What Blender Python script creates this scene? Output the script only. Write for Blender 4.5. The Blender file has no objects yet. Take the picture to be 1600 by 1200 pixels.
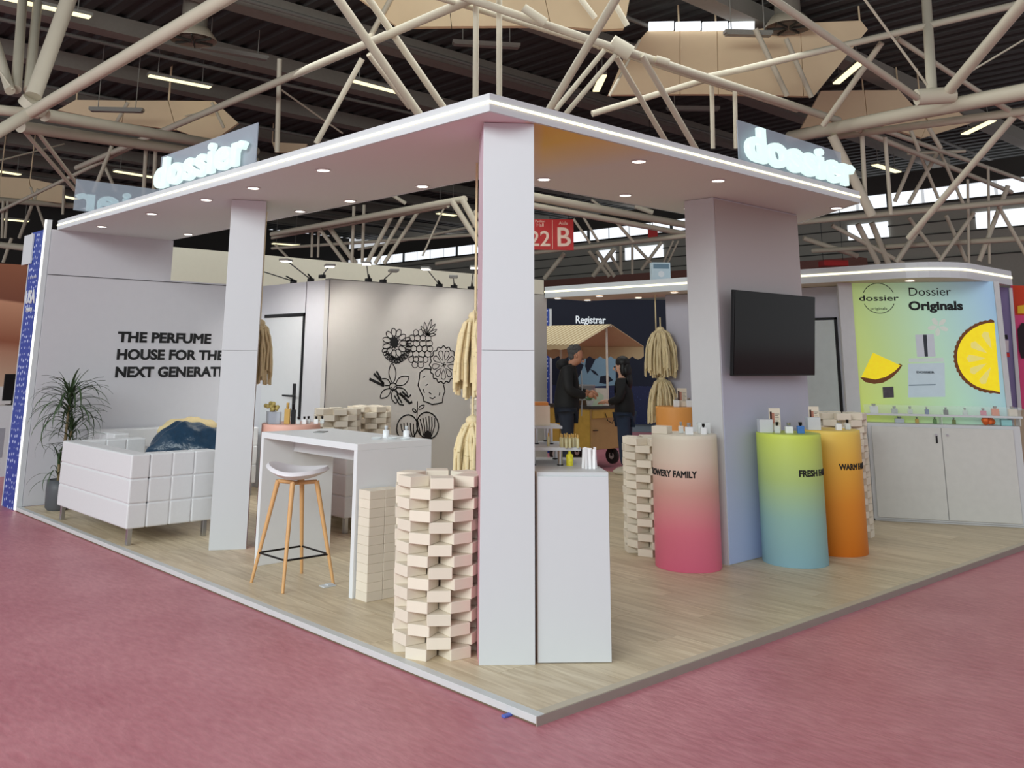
import bpy, bmesh, math, random
from mathutils import Vector, Matrix
rnd = random.Random(7)
SC = bpy.context.scene
COL = SC.collection
PI = math.pi
# ------------------------------------------------------------------ camera
F, PX, PY = 1444.734, 750.096, 250.121
CAM = Vector((-3.29705, -3.22833, 1.62))
def cam_axes(yaw, pitch, roll):
    cy, sy, cp, sp, cr, sr = math.cos(yaw), math.sin(yaw), math.cos(pitch), math.sin(pitch), math.cos(roll), math.sin(roll)
    f = Vector((cy*cp, sy*cp, sp)); r = Vector((sy, -cy, 0)); u = r.cross(f)
    return cr*r + sr*u, -sr*r + cr*u, f
RT, UP, FW = cam_axes(0.8358696774627448, 0.21079154593459676, 0.009961519009795021)
def ray(x, y): return RT*((x-PX)/F) - UP*((y-PY)/F) + FW
def atz(x, y, z):
    d = ray(x, y); return CAM + d*((z-CAM.z)/d.z)
def aty(x, y, Y):
    d = ray(x, y); return CAM + d*((Y-CAM.y)/d.y)
def atx(x, y, X):
    d = ray(x, y); return CAM + d*((X-CAM.x)/d.x)
def atD(x, y, D): return CAM + ray(x, y)*D
def atpl(x, y, p, n):
    d = ray(x, y); return CAM + d*((Vector(p)-CAM).dot(n)/d.dot(n))
cd = bpy.data.cameras.new('camera'); cam = bpy.data.objects.new('camera', cd); COL.objects.link(cam)
cam.matrix_world = Matrix(((RT.x, UP.x, -FW.x, CAM.x), (RT.y, UP.y, -FW.y, CAM.y), (RT.z, UP.z, -FW.z, CAM.z), (0, 0, 0, 1)))
cd.sensor_width = 36; cd.sensor_fit = 'HORIZONTAL'; cd.lens = F*36/1600
cd.shift_x = (800-PX)/1600; cd.shift_y = (PY-600)/1600
cd.clip_start = .05; cd.clip_end = 300
SC.camera = cam
# ------------------------------------------------------------------ light
w = bpy.data.worlds.new('hall_daylight'); SC.world = w; w.use_nodes = True
bg = w.node_tree.nodes['Background']; bg.inputs[0].default_value = (.93, .96, 1, 1); bg.inputs[1].default_value = .62
def area(name, loc, target, sx, sy, power, col=(1, 1, 1)):
    l = bpy.data.lights.new(name, 'AREA'); l.shape = 'RECTANGLE'; l.size = sx; l.size_y = sy; l.energy = power; l.color = col
    o = bpy.data.objects.new(name, l); COL.objects.link(o); o.location = loc
    o.rotation_euler = (Vector(target)-Vector(loc)).to_track_quat('-Z', 'Y').to_euler(); return o
area('left_fill_light', (-13, -2, 6.5), (1.5, 3, 1), 14, 4, 2000, (.90, .99, .99))  # added fill light off to the left, no window is built there
area('hall_roof_light', (6, 6, 8.4), (4, 4, 0), 10, 10, 620, (.97, 1, .97))
SC.view_settings.view_transform = 'Standard'; SC.view_settings.look = 'None'
SC.view_settings.gamma = 1; SC.view_settings.use_curve_mapping = False
SC.view_settings.exposure = 0.0
# ------------------------------------------------------------------ materials
def lin(c):
    return tuple((v/255/12.92 if v/255 <= .04045 else ((v/255+.055)/1.055)**2.4) for v in c)
MATS = {}
def mat(name, rgb, rough=.55, metal=0, var=.06, scale=14, bump=0, spec=.4, alpha=1, trans=0, emit=None, es=0, rand=0, coat=0):
    if name in MATS: return MATS[name]
    m = bpy.data.materials.new(name); MATS[name] = m; m.use_nodes = True
    nt = m.node_tree; b = nt.nodes['Principled BSDF']
    c = lin(rgb)
    b.inputs['Roughness'].default_value = rough; b.inputs['Metallic'].default_value = metal
    b.inputs['Specular IOR Level'].default_value = spec; b.inputs['Alpha'].default_value = alpha
    b.inputs['Transmission Weight'].default_value = trans; b.inputs['Coat Weight'].default_value = coat
    tc = nt.nodes.new('ShaderNodeTexCoord'); nz = nt.nodes.new('ShaderNodeTexNoise')
    nz.inputs['Scale'].default_value = scale; nz.inputs['Detail'].default_value = 3
    nt.links.new(tc.outputs['Object'], nz.inputs['Vector'])
    mx = nt.nodes.new('ShaderNodeMix'); mx.data_type = 'RGBA'
    mx.inputs[6].default_value = (*[v*(1-var) for v in c], 1); mx.inputs[7].default_value = (*[min(1, v*(1+var)) for v in c], 1)
    nt.links.new(nz.outputs['Fac'], mx.inputs[0]); out = mx.outputs[2]
    if rand:
        oi = nt.nodes.new('ShaderNodeObjectInfo'); hs = nt.nodes.new('ShaderNodeHueSaturation')
        mr = nt.nodes.new('ShaderNodeMapRange'); mr.inputs[3].default_value = 1-rand; mr.inputs[4].default_value = 1+rand
        nt.links.new(oi.outputs['Random'], mr.inputs[0]); nt.links.new(mr.outputs[0], hs.inputs['Value'])
        nt.links.new(out, hs.inputs['Color']); out = hs.outputs[0]
    nt.links.new(out, b.inputs['Base Color'])
    if bump:
        bp = nt.nodes.new('ShaderNodeBump'); bp.inputs['Strength'].default_value = bump; bp.inputs['Distance'].default_value = .01
        nt.links.new(nz.outputs['Fac'], bp.inputs['Height']); nt.links.new(bp.outputs[0], b.inputs['Normal'])
    if emit:
        b.inputs['Emission Color'].default_value = (*lin(emit), 1); b.inputs['Emission Strength'].default_value = es
    return m
def ramp_mat(name, stops, axis=2, lo=0, hi=1, rough=.5, es=0, vec=None, noise=.0):
    """printed gradient along an object-space axis (or along a vector)"""
    m = bpy.data.materials.new(name); MATS[name] = m; m.use_nodes = True
    nt = m.node_tree; b = nt.nodes['Principled BSDF']; b.inputs['Roughness'].default_value = rough
    tc = nt.nodes.new('ShaderNodeTexCoord'); dp = nt.nodes.new('ShaderNodeVectorMath'); dp.operation = 'DOT_PRODUCT'
    v = [0, 0, 0]; v[axis] = 1
    dp.inputs[1].default_value = vec or v
    nt.links.new(tc.outputs['Object'], dp.inputs[0])
    mr = nt.nodes.new('ShaderNodeMapRange'); mr.inputs[1].default_value = lo; mr.inputs[2].default_value = hi
    nt.links.new(dp.outputs['Value'], mr.inputs[0])
    cr = nt.nodes.new('ShaderNodeValToRGB'); e = cr.color_ramp.elements
    while len(e) < len(stops): e.new(.5)
    for k, (p, c) in enumerate(stops): e[k].position = p; e[k].color = (*lin(c), 1)
    nt.links.new(mr.outputs[0], cr.inputs[0]); nt.links.new(cr.outputs[0], b.inputs['Base Color'])
    if es:
        nt.links.new(cr.outputs[0], b.inputs['Emission Color']); b.inputs['Emission Strength'].default_value = es
    return m
WHITE = mat('white_laminate', (200, 201, 203), .45, var=.02)
WHITE2 = mat('white_gloss', (205, 208, 211), .35, var=.01)
WALL = mat('white_wall_panel', (198, 197, 202), .6, var=.02)
CREAM = mat('cream_wall', (228, 224, 204), .7, var=.03)
SEAM = mat('dark_seam', (70, 66, 68), .7)
BLACK = mat('black_print', (18, 18, 20), .6, var=0)
BLACKG = mat('black_metal', (25, 25, 27), .35, metal=.4, var=0)
CHROME = mat('brushed_steel', (190, 192, 195), .28, metal=1, var=.03)
BOX = mat('cream_carton', (224, 213, 196), .7, var=.03, rand=.05)
LED = mat('led_strip', (255, 250, 225), .5, emit=(255, 246, 200), es=1.5, var=0)
LEDW = mat('led_strip_white', (250, 250, 245), .5, emit=(255, 252, 240), es=.85, var=0)
LAMP = mat('downlight_lens', (255, 250, 240), .5, emit=(255, 248, 236), es=5, var=0)
TUBE = mat('cream_painted_steel', (208, 200, 180), .5, var=.05, scale=3)
LEATH = mat('white_leather', (220, 220, 222), .42, var=.03, scale=40, bump=.06)
OAK = mat('light_oak', (214, 166, 112), .5, var=.1, scale=30)
GLASS = mat('clear_glass', (235, 240, 240), .05, var=0, trans=.0, alpha=.45, spec=.6)
ACRYL = mat('frosted_acrylic', (176, 184, 196), .25, var=.02, alpha=.5)
NEON = mat('glowing_letter', (120, 132, 130), .4, emit=(230, 255, 250), es=.92, var=0)
NAVY = mat('navy_wall', (24, 30, 52), .6)
GOLD = mat('amber_liquid', (196, 160, 90), .2)
ROPE = mat('natural_cotton_rope', (226, 208, 166), .9, var=.16, scale=60)
LEAF = mat('plant_leaf', (58, 78, 48), .5, var=.25, scale=8, rand=.25)
# ------------------------------------------------------------------ mesh helpers
class B:
    """collects simple solids and links them as one mesh object"""
    def __init__(s): s.v = []; s.f = []; s.m = []; s.mi = 0; s.sm = []; s.smooth = False
    def add(s, vs, fs):
        o = len(s.v); s.v += [tuple(v) for v in vs]
        for f in fs: s.f.append([o+i for i in f]); s.m.append(s.mi); s.sm.append(s.smooth)
        return s
    def hexa(s, o, a, b, c):
        o, a, b, c = map(Vector, (o, a, b, c))
        if a.cross(b).dot(c) < 0: a, b = b, a
        return s.add([o, o+a, o+a+b, o+b, o+c, o+a+c, o+a+b+c, o+b+c],
                     [(3, 2, 1, 0), (4, 5, 6, 7), (0, 1, 5, 4), (1, 2, 6, 5), (2, 3, 7, 6), (3, 0, 4, 7)])
    def box(s, c, d, rz=0):
        R = Matrix.Rotation(rz, 3, 'Z'); a, b, e = R@Vector((d[0], 0, 0)), R@Vector((0, d[1], 0)), Vector((0, 0, d[2]))
        return s.hexa(Vector(c)-(a+b+e)/2, a, b, e)
    def bb(s, x0, x1, y0, y1, z0, z1): return s.hexa((x0, y0, z0), (x1-x0, 0, 0), (0, y1-y0, 0), (0, 0, z1-z0))
    def tube(s, p, q, r, n=10, r2=None, cap=True):
        p, q = Vector(p), Vector(q); d = (q-p)
        if d.length < 1e-6: return s
        d.normalize(); a = d.orthogonal().normalized(); b = d.cross(a); r2 = r if r2 is None else r2
        vs = [p+(a*math.cos(t)+b*math.sin(t))*r for t in [2*PI*i/n for i in range(n)]]+[q+(a*math.cos(t)+b*math.sin(t))*r2 for t in [2*PI*i/n for i in range(n)]]
        sm = s.smooth; s.smooth = True
        s.add(vs, [(i, (i+1) % n, n+(i+1) % n, n+i) for i in range(n)]); s.smooth = sm
        if cap: s.add(vs, [tuple(reversed(range(n))), tuple(range(n, 2*n))])
        return s
    def path(s, pts, r, n=8, rr=None):
        for i in range(len(pts)-1):
            s.tube(pts[i], pts[i+1], r if rr is None else rr[i], n, None if rr is None else rr[i+1])
        return s
    def lathe(s, prof, c=(0, 0, 0), n=20, sy=1, cap=(1, 1)):
        c = Vector(c); vs = []; k = len(prof)
        for r, z in prof:
            for i in range(n): t = 2*PI*i/n; vs.append(c+Vector((r*math.cos(t), r*sy*math.sin(t), z)))
        sm = s.smooth; s.smooth = True
        s.add(vs, [(j*n+i, j*n+(i+1) % n, (j+1)*n+(i+1) % n, (j+1)*n+i) for j in range(k-1) for i in range(n)])
        s.smooth = sm
        s.add(vs, ([tuple(reversed(range(n)))] if cap[0] else [])+([tuple(range((k-1)*n, k*n))] if cap[1] else [])); return s
    def prism(s, poly, off):
        poly = [Vector(p) for p in poly]; off = Vector(off); n = len(poly)
        nr = Vector()
        for i in range(n): nr += poly[i].cross(poly[(i+1) % n])
        if nr.dot(off) < 0: poly.reverse()
        return s.add(poly+[p+off for p in poly], [tuple(reversed(range(n))), tuple(range(n, 2*n))]+[(i, (i+1) % n, n+(i+1) % n, n+i) for i in range(n)])
    def sphere(s, c, r, n=12, k=8, sc=(1, 1, 1)):
        prof = [(max(.001, r*math.sin(PI*j/k)), -r*math.cos(PI*j/k)) for j in range(k+1)]
        c = Vector(c); o = len(s.v); s.lathe(prof, (0, 0, 0), n)
        for i in range(o, len(s.v)):
            v = s.v[i]; s.v[i] = (c.x+v[0]*sc[0], c.y+v[1]*sc[1], c.z+v[2]*sc[2])
        return s
    def mesh(s, name, mats):
        me = bpy.data.meshes.new(name); me.from_pydata(s.v, [], s.f); me.update()
        for m in (mats if isinstance(mats, (list, tuple)) else [mats]): me.materials.append(m)
        me.polygons.foreach_set('material_index', s.m); me.polygons.foreach_set('use_smooth', s.sm)
        return me
    def build(s, name, mats, parent=None, bevel=0, org=None, seg=2):
        if org is not None: s.v = [(v[0]-org[0], v[1]-org[1], v[2]-org[2]) for v in s.v]
        o = link(name, s.mesh(name, mats), parent)
        if org is not None: o.location = org
        if bevel:
            b = o.modifiers.new('edge', 'BEVEL'); b.width = bevel; b.segments = seg; b.limit_method = 'ANGLE'
        return o
def link(name, data, parent=None):
    o = bpy.data.objects.new(name, data); COL.objects.link(o)
    if parent: o.parent = parent
    return o
def tag(o, label, cat, group=None, kind=None):
    o['label'] = label; o['category'] = cat
    if group: o['group'] = group
    if kind: o['kind'] = kind
    return o
def thing(name, label, cat, loc=(0, 0, 0), rz=0, group=None):
    o = bpy.data.objects.new(name, None); COL.objects.link(o); o.location = loc; o.rotation_euler = (0, 0, rz); o.empty_display_size = .1
    return tag(o, label, cat, group)
def struct(o): o['kind'] = 'structure'; return o
def dup(root, loc, rz=None, label=None, group=None, scale=None):
    r = root.copy(); COL.objects.link(r); r.location = loc
    if rz is not None: r.rotation_euler = (0, 0, rz)
    if scale: r.scale = scale
    if label: r['label'] = label
    if group: r['group'] = group
    for ch in list(root.children):
        c = ch.copy(); COL.objects.link(c); c.parent = r
        for g in list(ch.children):
            d = g.copy(); COL.objects.link(d); d.parent = c
    return r
def text_data(s, size, extrude=.001, bold=0, align='LEFT', bevel=0, space=1):
    cu = bpy.data.curves.new('lettering', 'FONT'); cu.body = s; cu.size = size; cu.extrude = extrude; cu.offset = 0
    cu.align_x = align; cu.bevel_depth = bevel or bold; cu.bevel_resolution = 3 if bevel else 0; cu.resolution_u = 4; cu.space_character = space
    o = bpy.data.objects.new('lettering', cu); COL.objects.link(o)
    bpy.context.view_layer.update()
    me = bpy.data.meshes.new_from_object(o.evaluated_get(bpy.context.evaluated_depsgraph_get()))
    bpy.data.objects.remove(o); bpy.data.curves.remove(cu); return me
def text(name, s, size, o, ux, uz, m, parent=None, width=None, **kw):
    """lettering laid on a plane: o origin, ux reading direction, uz up"""
    me = text_data(s, size, **kw); o, ux, uz = Vector(o), Vector(ux).normalized(), Vector(uz).normalized(); n = ux.cross(uz)
    xs = [v.co.x for v in me.vertices]; k = 1
    if width: k = width/(max(xs)-min(xs))
    for v in me.vertices: v.co = o+ux*(v.co.x*k)+uz*v.co.y+n*v.co.z
    me.materials.clear(); me.materials.append(m)
    return link(name, me, parent)
def ribbon(b, pts, w, n, closed=False, lift=.002):
    """a flat stroke of width w along 3D points lying on a plane with normal n"""
    n = Vector(n).normalized(); P = [Vector(p) for p in pts]; k = len(P); L = []; R = []
    for i in range(k):
        a = P[i-1] if (i or closed) else P[i]; c = P[(i+1) % k] if (i < k-1 or closed) else P[i]
        t = (c-a)
        if t.length < 1e-9: t = Vector((1, 0, 0))
        s = n.cross(t.normalized())*w/2; L.append(P[i]+s+n*lift); R.append(P[i]-s+n*lift)
    vs = L+R; rng = range(k if closed else k-1)
    b.add(vs, [(i, k+i, k+(i+1) % k, (i+1) % k) for i in rng])

# ================================================================== SETTING
Z = .041
# hall floor: pink carpet under a film, faintly glossy
def carpet():
    m = bpy.data.materials.new('pink_carpet'); m.use_nodes = True; nt = m.node_tree; b = nt.nodes['Principled BSDF']
    tc = nt.nodes.new('ShaderNodeTexCoord')
    n1 = nt.nodes.new('ShaderNodeTexNoise'); n1.inputs['Scale'].default_value = 1.3; n1.inputs['Detail'].default_value = 6; n1.inputs['Roughness'].default_value = .65
    n2 = nt.nodes.new('ShaderNodeTexNoise'); n2.inputs['Scale'].default_value = 30; n2.inputs['Detail'].default_value = 4
    mp = nt.nodes.new('ShaderNodeMapping'); mp.inputs['Scale'].default_value = (1, .35, 1); mp.inputs['Rotation'].default_value = (0, 0, .8)
    nt.links.new(tc.outputs['Object'], n1.inputs['Vector']); nt.links.new(tc.outputs['Object'], mp.inputs[0]); nt.links.new(mp.outputs[0], n2.inputs['Vector'])
    cr = nt.nodes.new('ShaderNodeValToRGB'); e = cr.color_ramp.elements
    e[0].position = .3; e[0].color = (*lin((170, 92, 105)), 1); e[1].position = .75; e[1].color = (*lin((210, 142, 150)), 1)
    ad = nt.nodes.new('ShaderNodeMix'); ad.inputs[0].default_value = .45
    nt.links.new(n1.outputs['Fac'], ad.inputs[2]); nt.links.new(n2.outputs['Fac'], ad.inputs[3]); nt.links.new(ad.outputs[0], cr.inputs[0])
    nt.links.new(cr.outputs[0], b.inputs['Base Color']); b.inputs['Roughness'].default_value = .42; b.inputs['Specular IOR Level'].default_value = .5
    bp = nt.nodes.new('ShaderNodeBump'); bp.inputs['Strength'].default_value = .22; bp.inputs['Distance'].default_value = .02
    nt.links.new(n2.outputs['Fac'], bp.inputs['Height']); nt.links.new(bp.outputs[0], b.inputs['Normal']); return m
struct(B().bb(-14, 34, -12, 44, -.2, 0).build('floor', carpet()))
# raised booth platform with laid planks and metal edging
plat = struct(B().bb(.0, 7.5, .0, 7.62, .001, .033).build('floor_platform', mat('plank_joint', (112, 96, 76), .8)))
def wood():
    m = bpy.data.materials.new('pale_oak_plank'); m.use_nodes = True; nt = m.node_tree; b = nt.nodes['Principled BSDF']
    tc = nt.nodes.new('ShaderNodeTexCoord'); oi = nt.nodes.new('ShaderNodeObjectInfo')
    mp = nt.nodes.new('ShaderNodeMapping'); mp.inputs['Scale'].default_value = (16, 1.4, 4)
    cx = nt.nodes.new('ShaderNodeCombineXYZ'); ml = nt.nodes.new('ShaderNodeMath'); ml.operation = 'MULTIPLY'; ml.inputs[1].default_value = 50
    nt.links.new(oi.outputs['Random'], ml.inputs[0]); nt.links.new(ml.outputs[0], cx.inputs[0]); nt.links.new(ml.outputs[0], cx.inputs[1])
    nt.links.new(tc.outputs['Object'], mp.inputs[0]); nt.links.new(cx.outputs[0], mp.inputs[1])
    nz = nt.nodes.new('ShaderNodeTexNoise'); nz.inputs['Scale'].default_value = 1.2; nz.inputs['Detail'].default_value = 6; nz.inputs['Distortion'].default_value = 1.2
    nt.links.new(mp.outputs[0], nz.inputs['Vector'])
    cr = nt.nodes.new('ShaderNodeValToRGB'); e = cr.color_ramp.elements
    e[0].position = .3; e[0].color = (*lin((188, 168, 138)), 1); e[1].position = .72; e[1].color = (*lin((222, 206, 178)), 1)
    hs = nt.nodes.new('ShaderNodeHueSaturation'); mr = nt.nodes.new('ShaderNodeMapRange'); mr.inputs[3].default_value = .93; mr.inputs[4].default_value = 1.06
    nt.links.new(oi.outputs['Random'], mr.inputs[0]); nt.links.new(mr.outputs[0], hs.inputs['Value'])
    nt.links.new(nz.outputs['Fac'], cr.inputs[0]); nt.links.new(cr.outputs[0], hs.inputs['Color']); nt.links.new(hs.outputs[0], b.inputs['Base Color'])
    b.inputs['Roughness'].default_value = .42; b.inputs['Specular IOR Level'].default_value = .35; return m
WOOD = wood(); PW, PL = .21, 1.32; pm = {}
x = .05
i = 0
while x < 7.45:
    wd = min(PW, 7.47-x); y = .05; ln = PL*((i*.37) % 1)
    if ln < .2: ln = PL
    while y < 7.6:
        l = min(ln, 7.6-y); key = (round(wd, 3), round(l, 3))
        if key not in pm:
            h = .0012; pm[key] = B().bb(h, wd-h, h, l-h, 0, .008).mesh('plank', WOOD)
        o = link('plank', pm[key], plat); o.location = (x, y, .033); y += l; ln = PL
    x += wd; i += 1
TRW = mat('white_edge_trim', (205, 206, 206), .4); TRG = mat('grey_edge_trim', (150, 138, 130), .5)
B().bb(-.004, .05, 0, 7.62, .009, .0415).build('edge_trim', TRW, plat, .002); B().bb(.002, .04, .002, 7.62, .0005, .009).build('shade_strip', BLACK, plat)  # black strip stands in for the shade under the white trim
B().bb(-.004, 7.5, -.006, .001, .0, .039).build('edge_trim', TRG, plat)
B().bb(.05, 7.5, 0, .05, .03, .0415).build('edge_trim', mat('beige_edge_trim', (190, 178, 158), .45), plat)

# canopy -----------------------------------------------------------
ZS, ZT, CX, CY = 2.982, 3.087, .118, .475
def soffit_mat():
    m = bpy.data.materials.new('soffit_print_and_glow'); m.use_nodes = True; nt = m.node_tree; b = nt.nodes['Principled BSDF']
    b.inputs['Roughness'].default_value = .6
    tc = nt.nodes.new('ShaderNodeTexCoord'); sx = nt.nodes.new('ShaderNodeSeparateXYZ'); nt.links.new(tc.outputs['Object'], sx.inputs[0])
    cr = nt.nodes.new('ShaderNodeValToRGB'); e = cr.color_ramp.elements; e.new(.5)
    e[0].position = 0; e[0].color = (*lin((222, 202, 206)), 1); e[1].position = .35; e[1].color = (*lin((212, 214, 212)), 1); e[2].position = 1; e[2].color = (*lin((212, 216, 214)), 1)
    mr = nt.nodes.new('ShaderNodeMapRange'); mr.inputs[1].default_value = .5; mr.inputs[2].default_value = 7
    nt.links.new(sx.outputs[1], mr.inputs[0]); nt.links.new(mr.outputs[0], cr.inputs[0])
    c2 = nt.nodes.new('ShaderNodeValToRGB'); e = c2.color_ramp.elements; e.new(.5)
    e[0].position = .0; e[0].color = (*lin((240, 206, 106)), 1); e[1].position = .22; e[1].color = (*lin((218, 214, 208)), 1); e[2].position = 1; e[2].color = (*lin((216, 214, 214)), 1)  # yellow reflection beside the corner pillar, painted into the soffit colour
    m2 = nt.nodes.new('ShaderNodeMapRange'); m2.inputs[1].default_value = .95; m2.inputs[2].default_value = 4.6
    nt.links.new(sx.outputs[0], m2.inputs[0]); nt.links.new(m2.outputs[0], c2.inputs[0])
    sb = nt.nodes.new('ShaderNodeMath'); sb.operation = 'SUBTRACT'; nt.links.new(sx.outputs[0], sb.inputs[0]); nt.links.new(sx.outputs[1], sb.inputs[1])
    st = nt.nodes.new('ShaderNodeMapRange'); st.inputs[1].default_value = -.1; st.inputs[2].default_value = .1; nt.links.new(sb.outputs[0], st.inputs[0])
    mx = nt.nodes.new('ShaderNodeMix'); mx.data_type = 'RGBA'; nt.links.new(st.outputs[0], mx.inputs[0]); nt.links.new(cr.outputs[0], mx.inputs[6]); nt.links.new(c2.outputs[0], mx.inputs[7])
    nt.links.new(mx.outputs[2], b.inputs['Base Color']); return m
can = thing('canopy', 'white L-shaped canopy with glowing edge strip over the corner stand', 'canopy', (0, 0, 0))
IN = 1.45; IY = 1.95
plan = [(CX, CY), (4.558, CY), (5.3, 1.45), (5.3, IY), (IN, IY), (IN, 7.64), (CX, 7.64)]
def inset(poly, d):
    c = []
    n = len(poly); ar = sum(poly[i][0]*poly[(i+1) % n][1]-poly[(i+1) % n][0]*poly[i][1] for i in range(n)); sg = 1 if ar > 0 else -1
    for i in range(n):
        p0, p1, p2 = Vector(poly[i-1]), Vector(poly[i]), Vector(poly[(i+1) % n]); e1, e2 = (p1-p0).normalized(), (p2-p1).normalized()
        n1, n2 = Vector((-e1.y, e1.x))*sg, Vector((-e2.y, e2.x))*sg; k = d/max(.3, 1+n1.dot(n2)); c.append(tuple(p1+(n1+n2)*k))
    return c
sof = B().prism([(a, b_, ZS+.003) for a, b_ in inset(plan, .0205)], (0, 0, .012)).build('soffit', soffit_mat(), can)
def band(b, poly, d, z0, z1):
    """a mitred upright band of thickness d following a closed outline"""
    q = inset(poly, d); n = len(poly); vs = []
    for p_ in (poly, q):
        for z in (z0, z1): vs += [(x, y, z) for x, y in p_]
    for i in range(n):
        j = (i+1) % n
        b.add([vs[i], vs[j], vs[n+j], vs[n+i], vs[2*n+i], vs[2*n+j], vs[3*n+j], vs[3*n+i]], [(0, 1, 2, 3), (5, 4, 7, 6), (3, 2, 6, 7), (1, 0, 4, 5)])
    return b
fb = B(); band(fb, plan, .02, ZS, ZT)
fb.prism([(a, b_, ZT-.014) for a, b_ in inset(plan, .0205)], (0, 0, .012)); fb.build('fascia', WHITE2, can)
led = B(); zl = 3.036
led.bb(CX-.006, CX-.0005, CY-.006, 7.64, zl-.008, zl+.008); led.bb(CX-.0005, 4.558, CY-.006, CY-.0005, zl-.008, zl+.008); led.build('led_strip', LED, can)
RIM = mat('downlight_rim', (225, 222, 218), .4)
dlm = B().lathe([(.058, 0), (.058, .008), (.046, .008), (.046, .0), (.058, 0)], n=20, cap=(0, 0)).mesh('downlight', RIM); dle = B().lathe([(.047, .001), (.047, .006)], n=20).mesh('lens', LAMP)
def downlight(x, y, z, parent):
    o = link('downlight', dlm, parent); o.location = (x, y, z-.0085); e = link('lens', dle, o)
for x, y in ((.38, 3.643), (.38, 2.588), (1.322, 2.579), (1.32, 3.609), (1.322, 4.453), (.37, 4.481), (.37, 5.663), (.37, 6.972), (1.328, 6.897),
             (1.8, 1.669), (1.79, .737), (2.803, 1.679), (2.788, .752), (4.664, .75), (1.32, 5.7), (3.75, 1.7)):
    downlight(x, y, ZS+.003, can)

# pillars -----------------------------------------------------------
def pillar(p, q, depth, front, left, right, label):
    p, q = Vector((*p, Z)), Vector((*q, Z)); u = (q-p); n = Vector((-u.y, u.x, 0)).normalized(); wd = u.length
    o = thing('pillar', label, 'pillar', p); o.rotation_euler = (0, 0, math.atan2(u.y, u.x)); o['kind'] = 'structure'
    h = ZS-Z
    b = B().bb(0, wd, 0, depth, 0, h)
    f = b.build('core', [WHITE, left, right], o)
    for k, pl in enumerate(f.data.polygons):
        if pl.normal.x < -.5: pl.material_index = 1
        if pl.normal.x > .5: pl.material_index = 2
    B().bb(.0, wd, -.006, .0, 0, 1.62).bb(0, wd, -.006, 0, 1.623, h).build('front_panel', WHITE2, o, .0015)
    return o
PINKP = ramp_mat('pink_print', [(0, (212, 150, 160)), (1, (212, 190, 202))], lo=0, hi=2.9)
YELP = ramp_mat('yellow_print', [(0, (226, 150, 70)), (1, (220, 186, 100))], lo=0, hi=2.9)
pillar((.277, .697), (.509, .510), .46, WHITE, PINKP, YELP, 'white square pillar at the front corner of the stand')
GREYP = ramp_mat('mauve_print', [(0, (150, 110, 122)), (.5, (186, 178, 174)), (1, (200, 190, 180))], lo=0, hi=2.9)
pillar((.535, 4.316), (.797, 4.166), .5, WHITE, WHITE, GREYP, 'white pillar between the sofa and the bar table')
# TV wall
tvw = thing('wall_television', 'narrow white partition carrying the black television under the canopy', 'wall', (3.40, 1.205, Z)); tvw['kind'] = 'structure'
TVG = ramp_mat('lavender_print', [(0, (176, 192, 232)), (.3, (184, 190, 216)), (.62, (180, 173, 178)), (1, (178, 168, 160))], lo=0, hi=2.9)
B().bb(0, 1.38, .006, .3, 0, ZS-Z).build('core', WHITE, tvw)
B().bb(0.012, 1.38, 0, .006, 0.006, ZS-Z-.012).build('printed_panel', TVG, tvw)

# walls -------------------------------------------------------------
EY = 7.62
we = struct(B().bb(.06, 1.48, EY, EY+.1, Z, ZS).bb(1.48, 2.7, EY, EY+.1, Z, 2.5).build('wall_end', WALL))
B().bb(.06, 2.7, EY-.004, EY+.002, 2.476, 2.484).build('panel_seam', SEAM, we)
bold = .0068
for s, z in (('THE PERFUME', 1.764), ('HOUSE FOR THE', 1.566), ('NEXT GENERATION', 1.368)):
    text('wall_text', s, .158, (.905 if s[0] == 'T' else .905, EY-.002, z), (1, 0, 0), (0, 0, 1), BLACK, we, width={'THE PERFUME': 1.16, 'HOUSE FOR THE': 1.335, 'NEXT GENERATION': 1.60}[s], bold=bold)
B().bb(.0, .055, 7.63, 7.685, .002, ZT).build('end_post', WHITE2, we)
B().bb(-.010, .0, 7.634, 7.681, .01, ZT).build('led_strip', LEDW, we)
wd_ = struct(B().bb(2.7, 2.8, 6.102, EY, Z, 2.5).build('wall_storage_side', WALL))
B().bb(2.694, 2.7, 6.50, 6.505, 2.1, 2.5).build('panel_seam', SEAM, wd_)
dr = struct(B().bb(2.68, 2.70, 6.53, 7.42, .05, 2.085).build('door_1', WHITE))
B().bb(2.682, 2.699, 6.50, 6.53, .05, 2.12).bb(2.682, 2.699, 6.5, 7.45, 2.09, 2.13).build('frame', BLACKG, dr)
B().bb(2.60, 2.68, 6.62, 6.64, 1.15, 1.17).bb(2.60, 2.62, 6.50, 6.78, 1.15, 1.17).bb(2.670, 2.681, 6.6, 6.66, .94, 1.30).build('door_handle', BLACKG, dr)
wm = struct(B().bb(2.7, 6.35, 6.0, 6.1, Z, 2.505).build('wall_mural', mat('light_grey_wall', (194, 190, 186), .6, var=.02)))
B().bb(2.7, 6.35, 5.995, 6.105, 2.505, 2.512).bb(2.692, 2.699, 5.994, 6.002, Z, 2.5).build('edge_profile', SEAM, wm)

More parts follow.
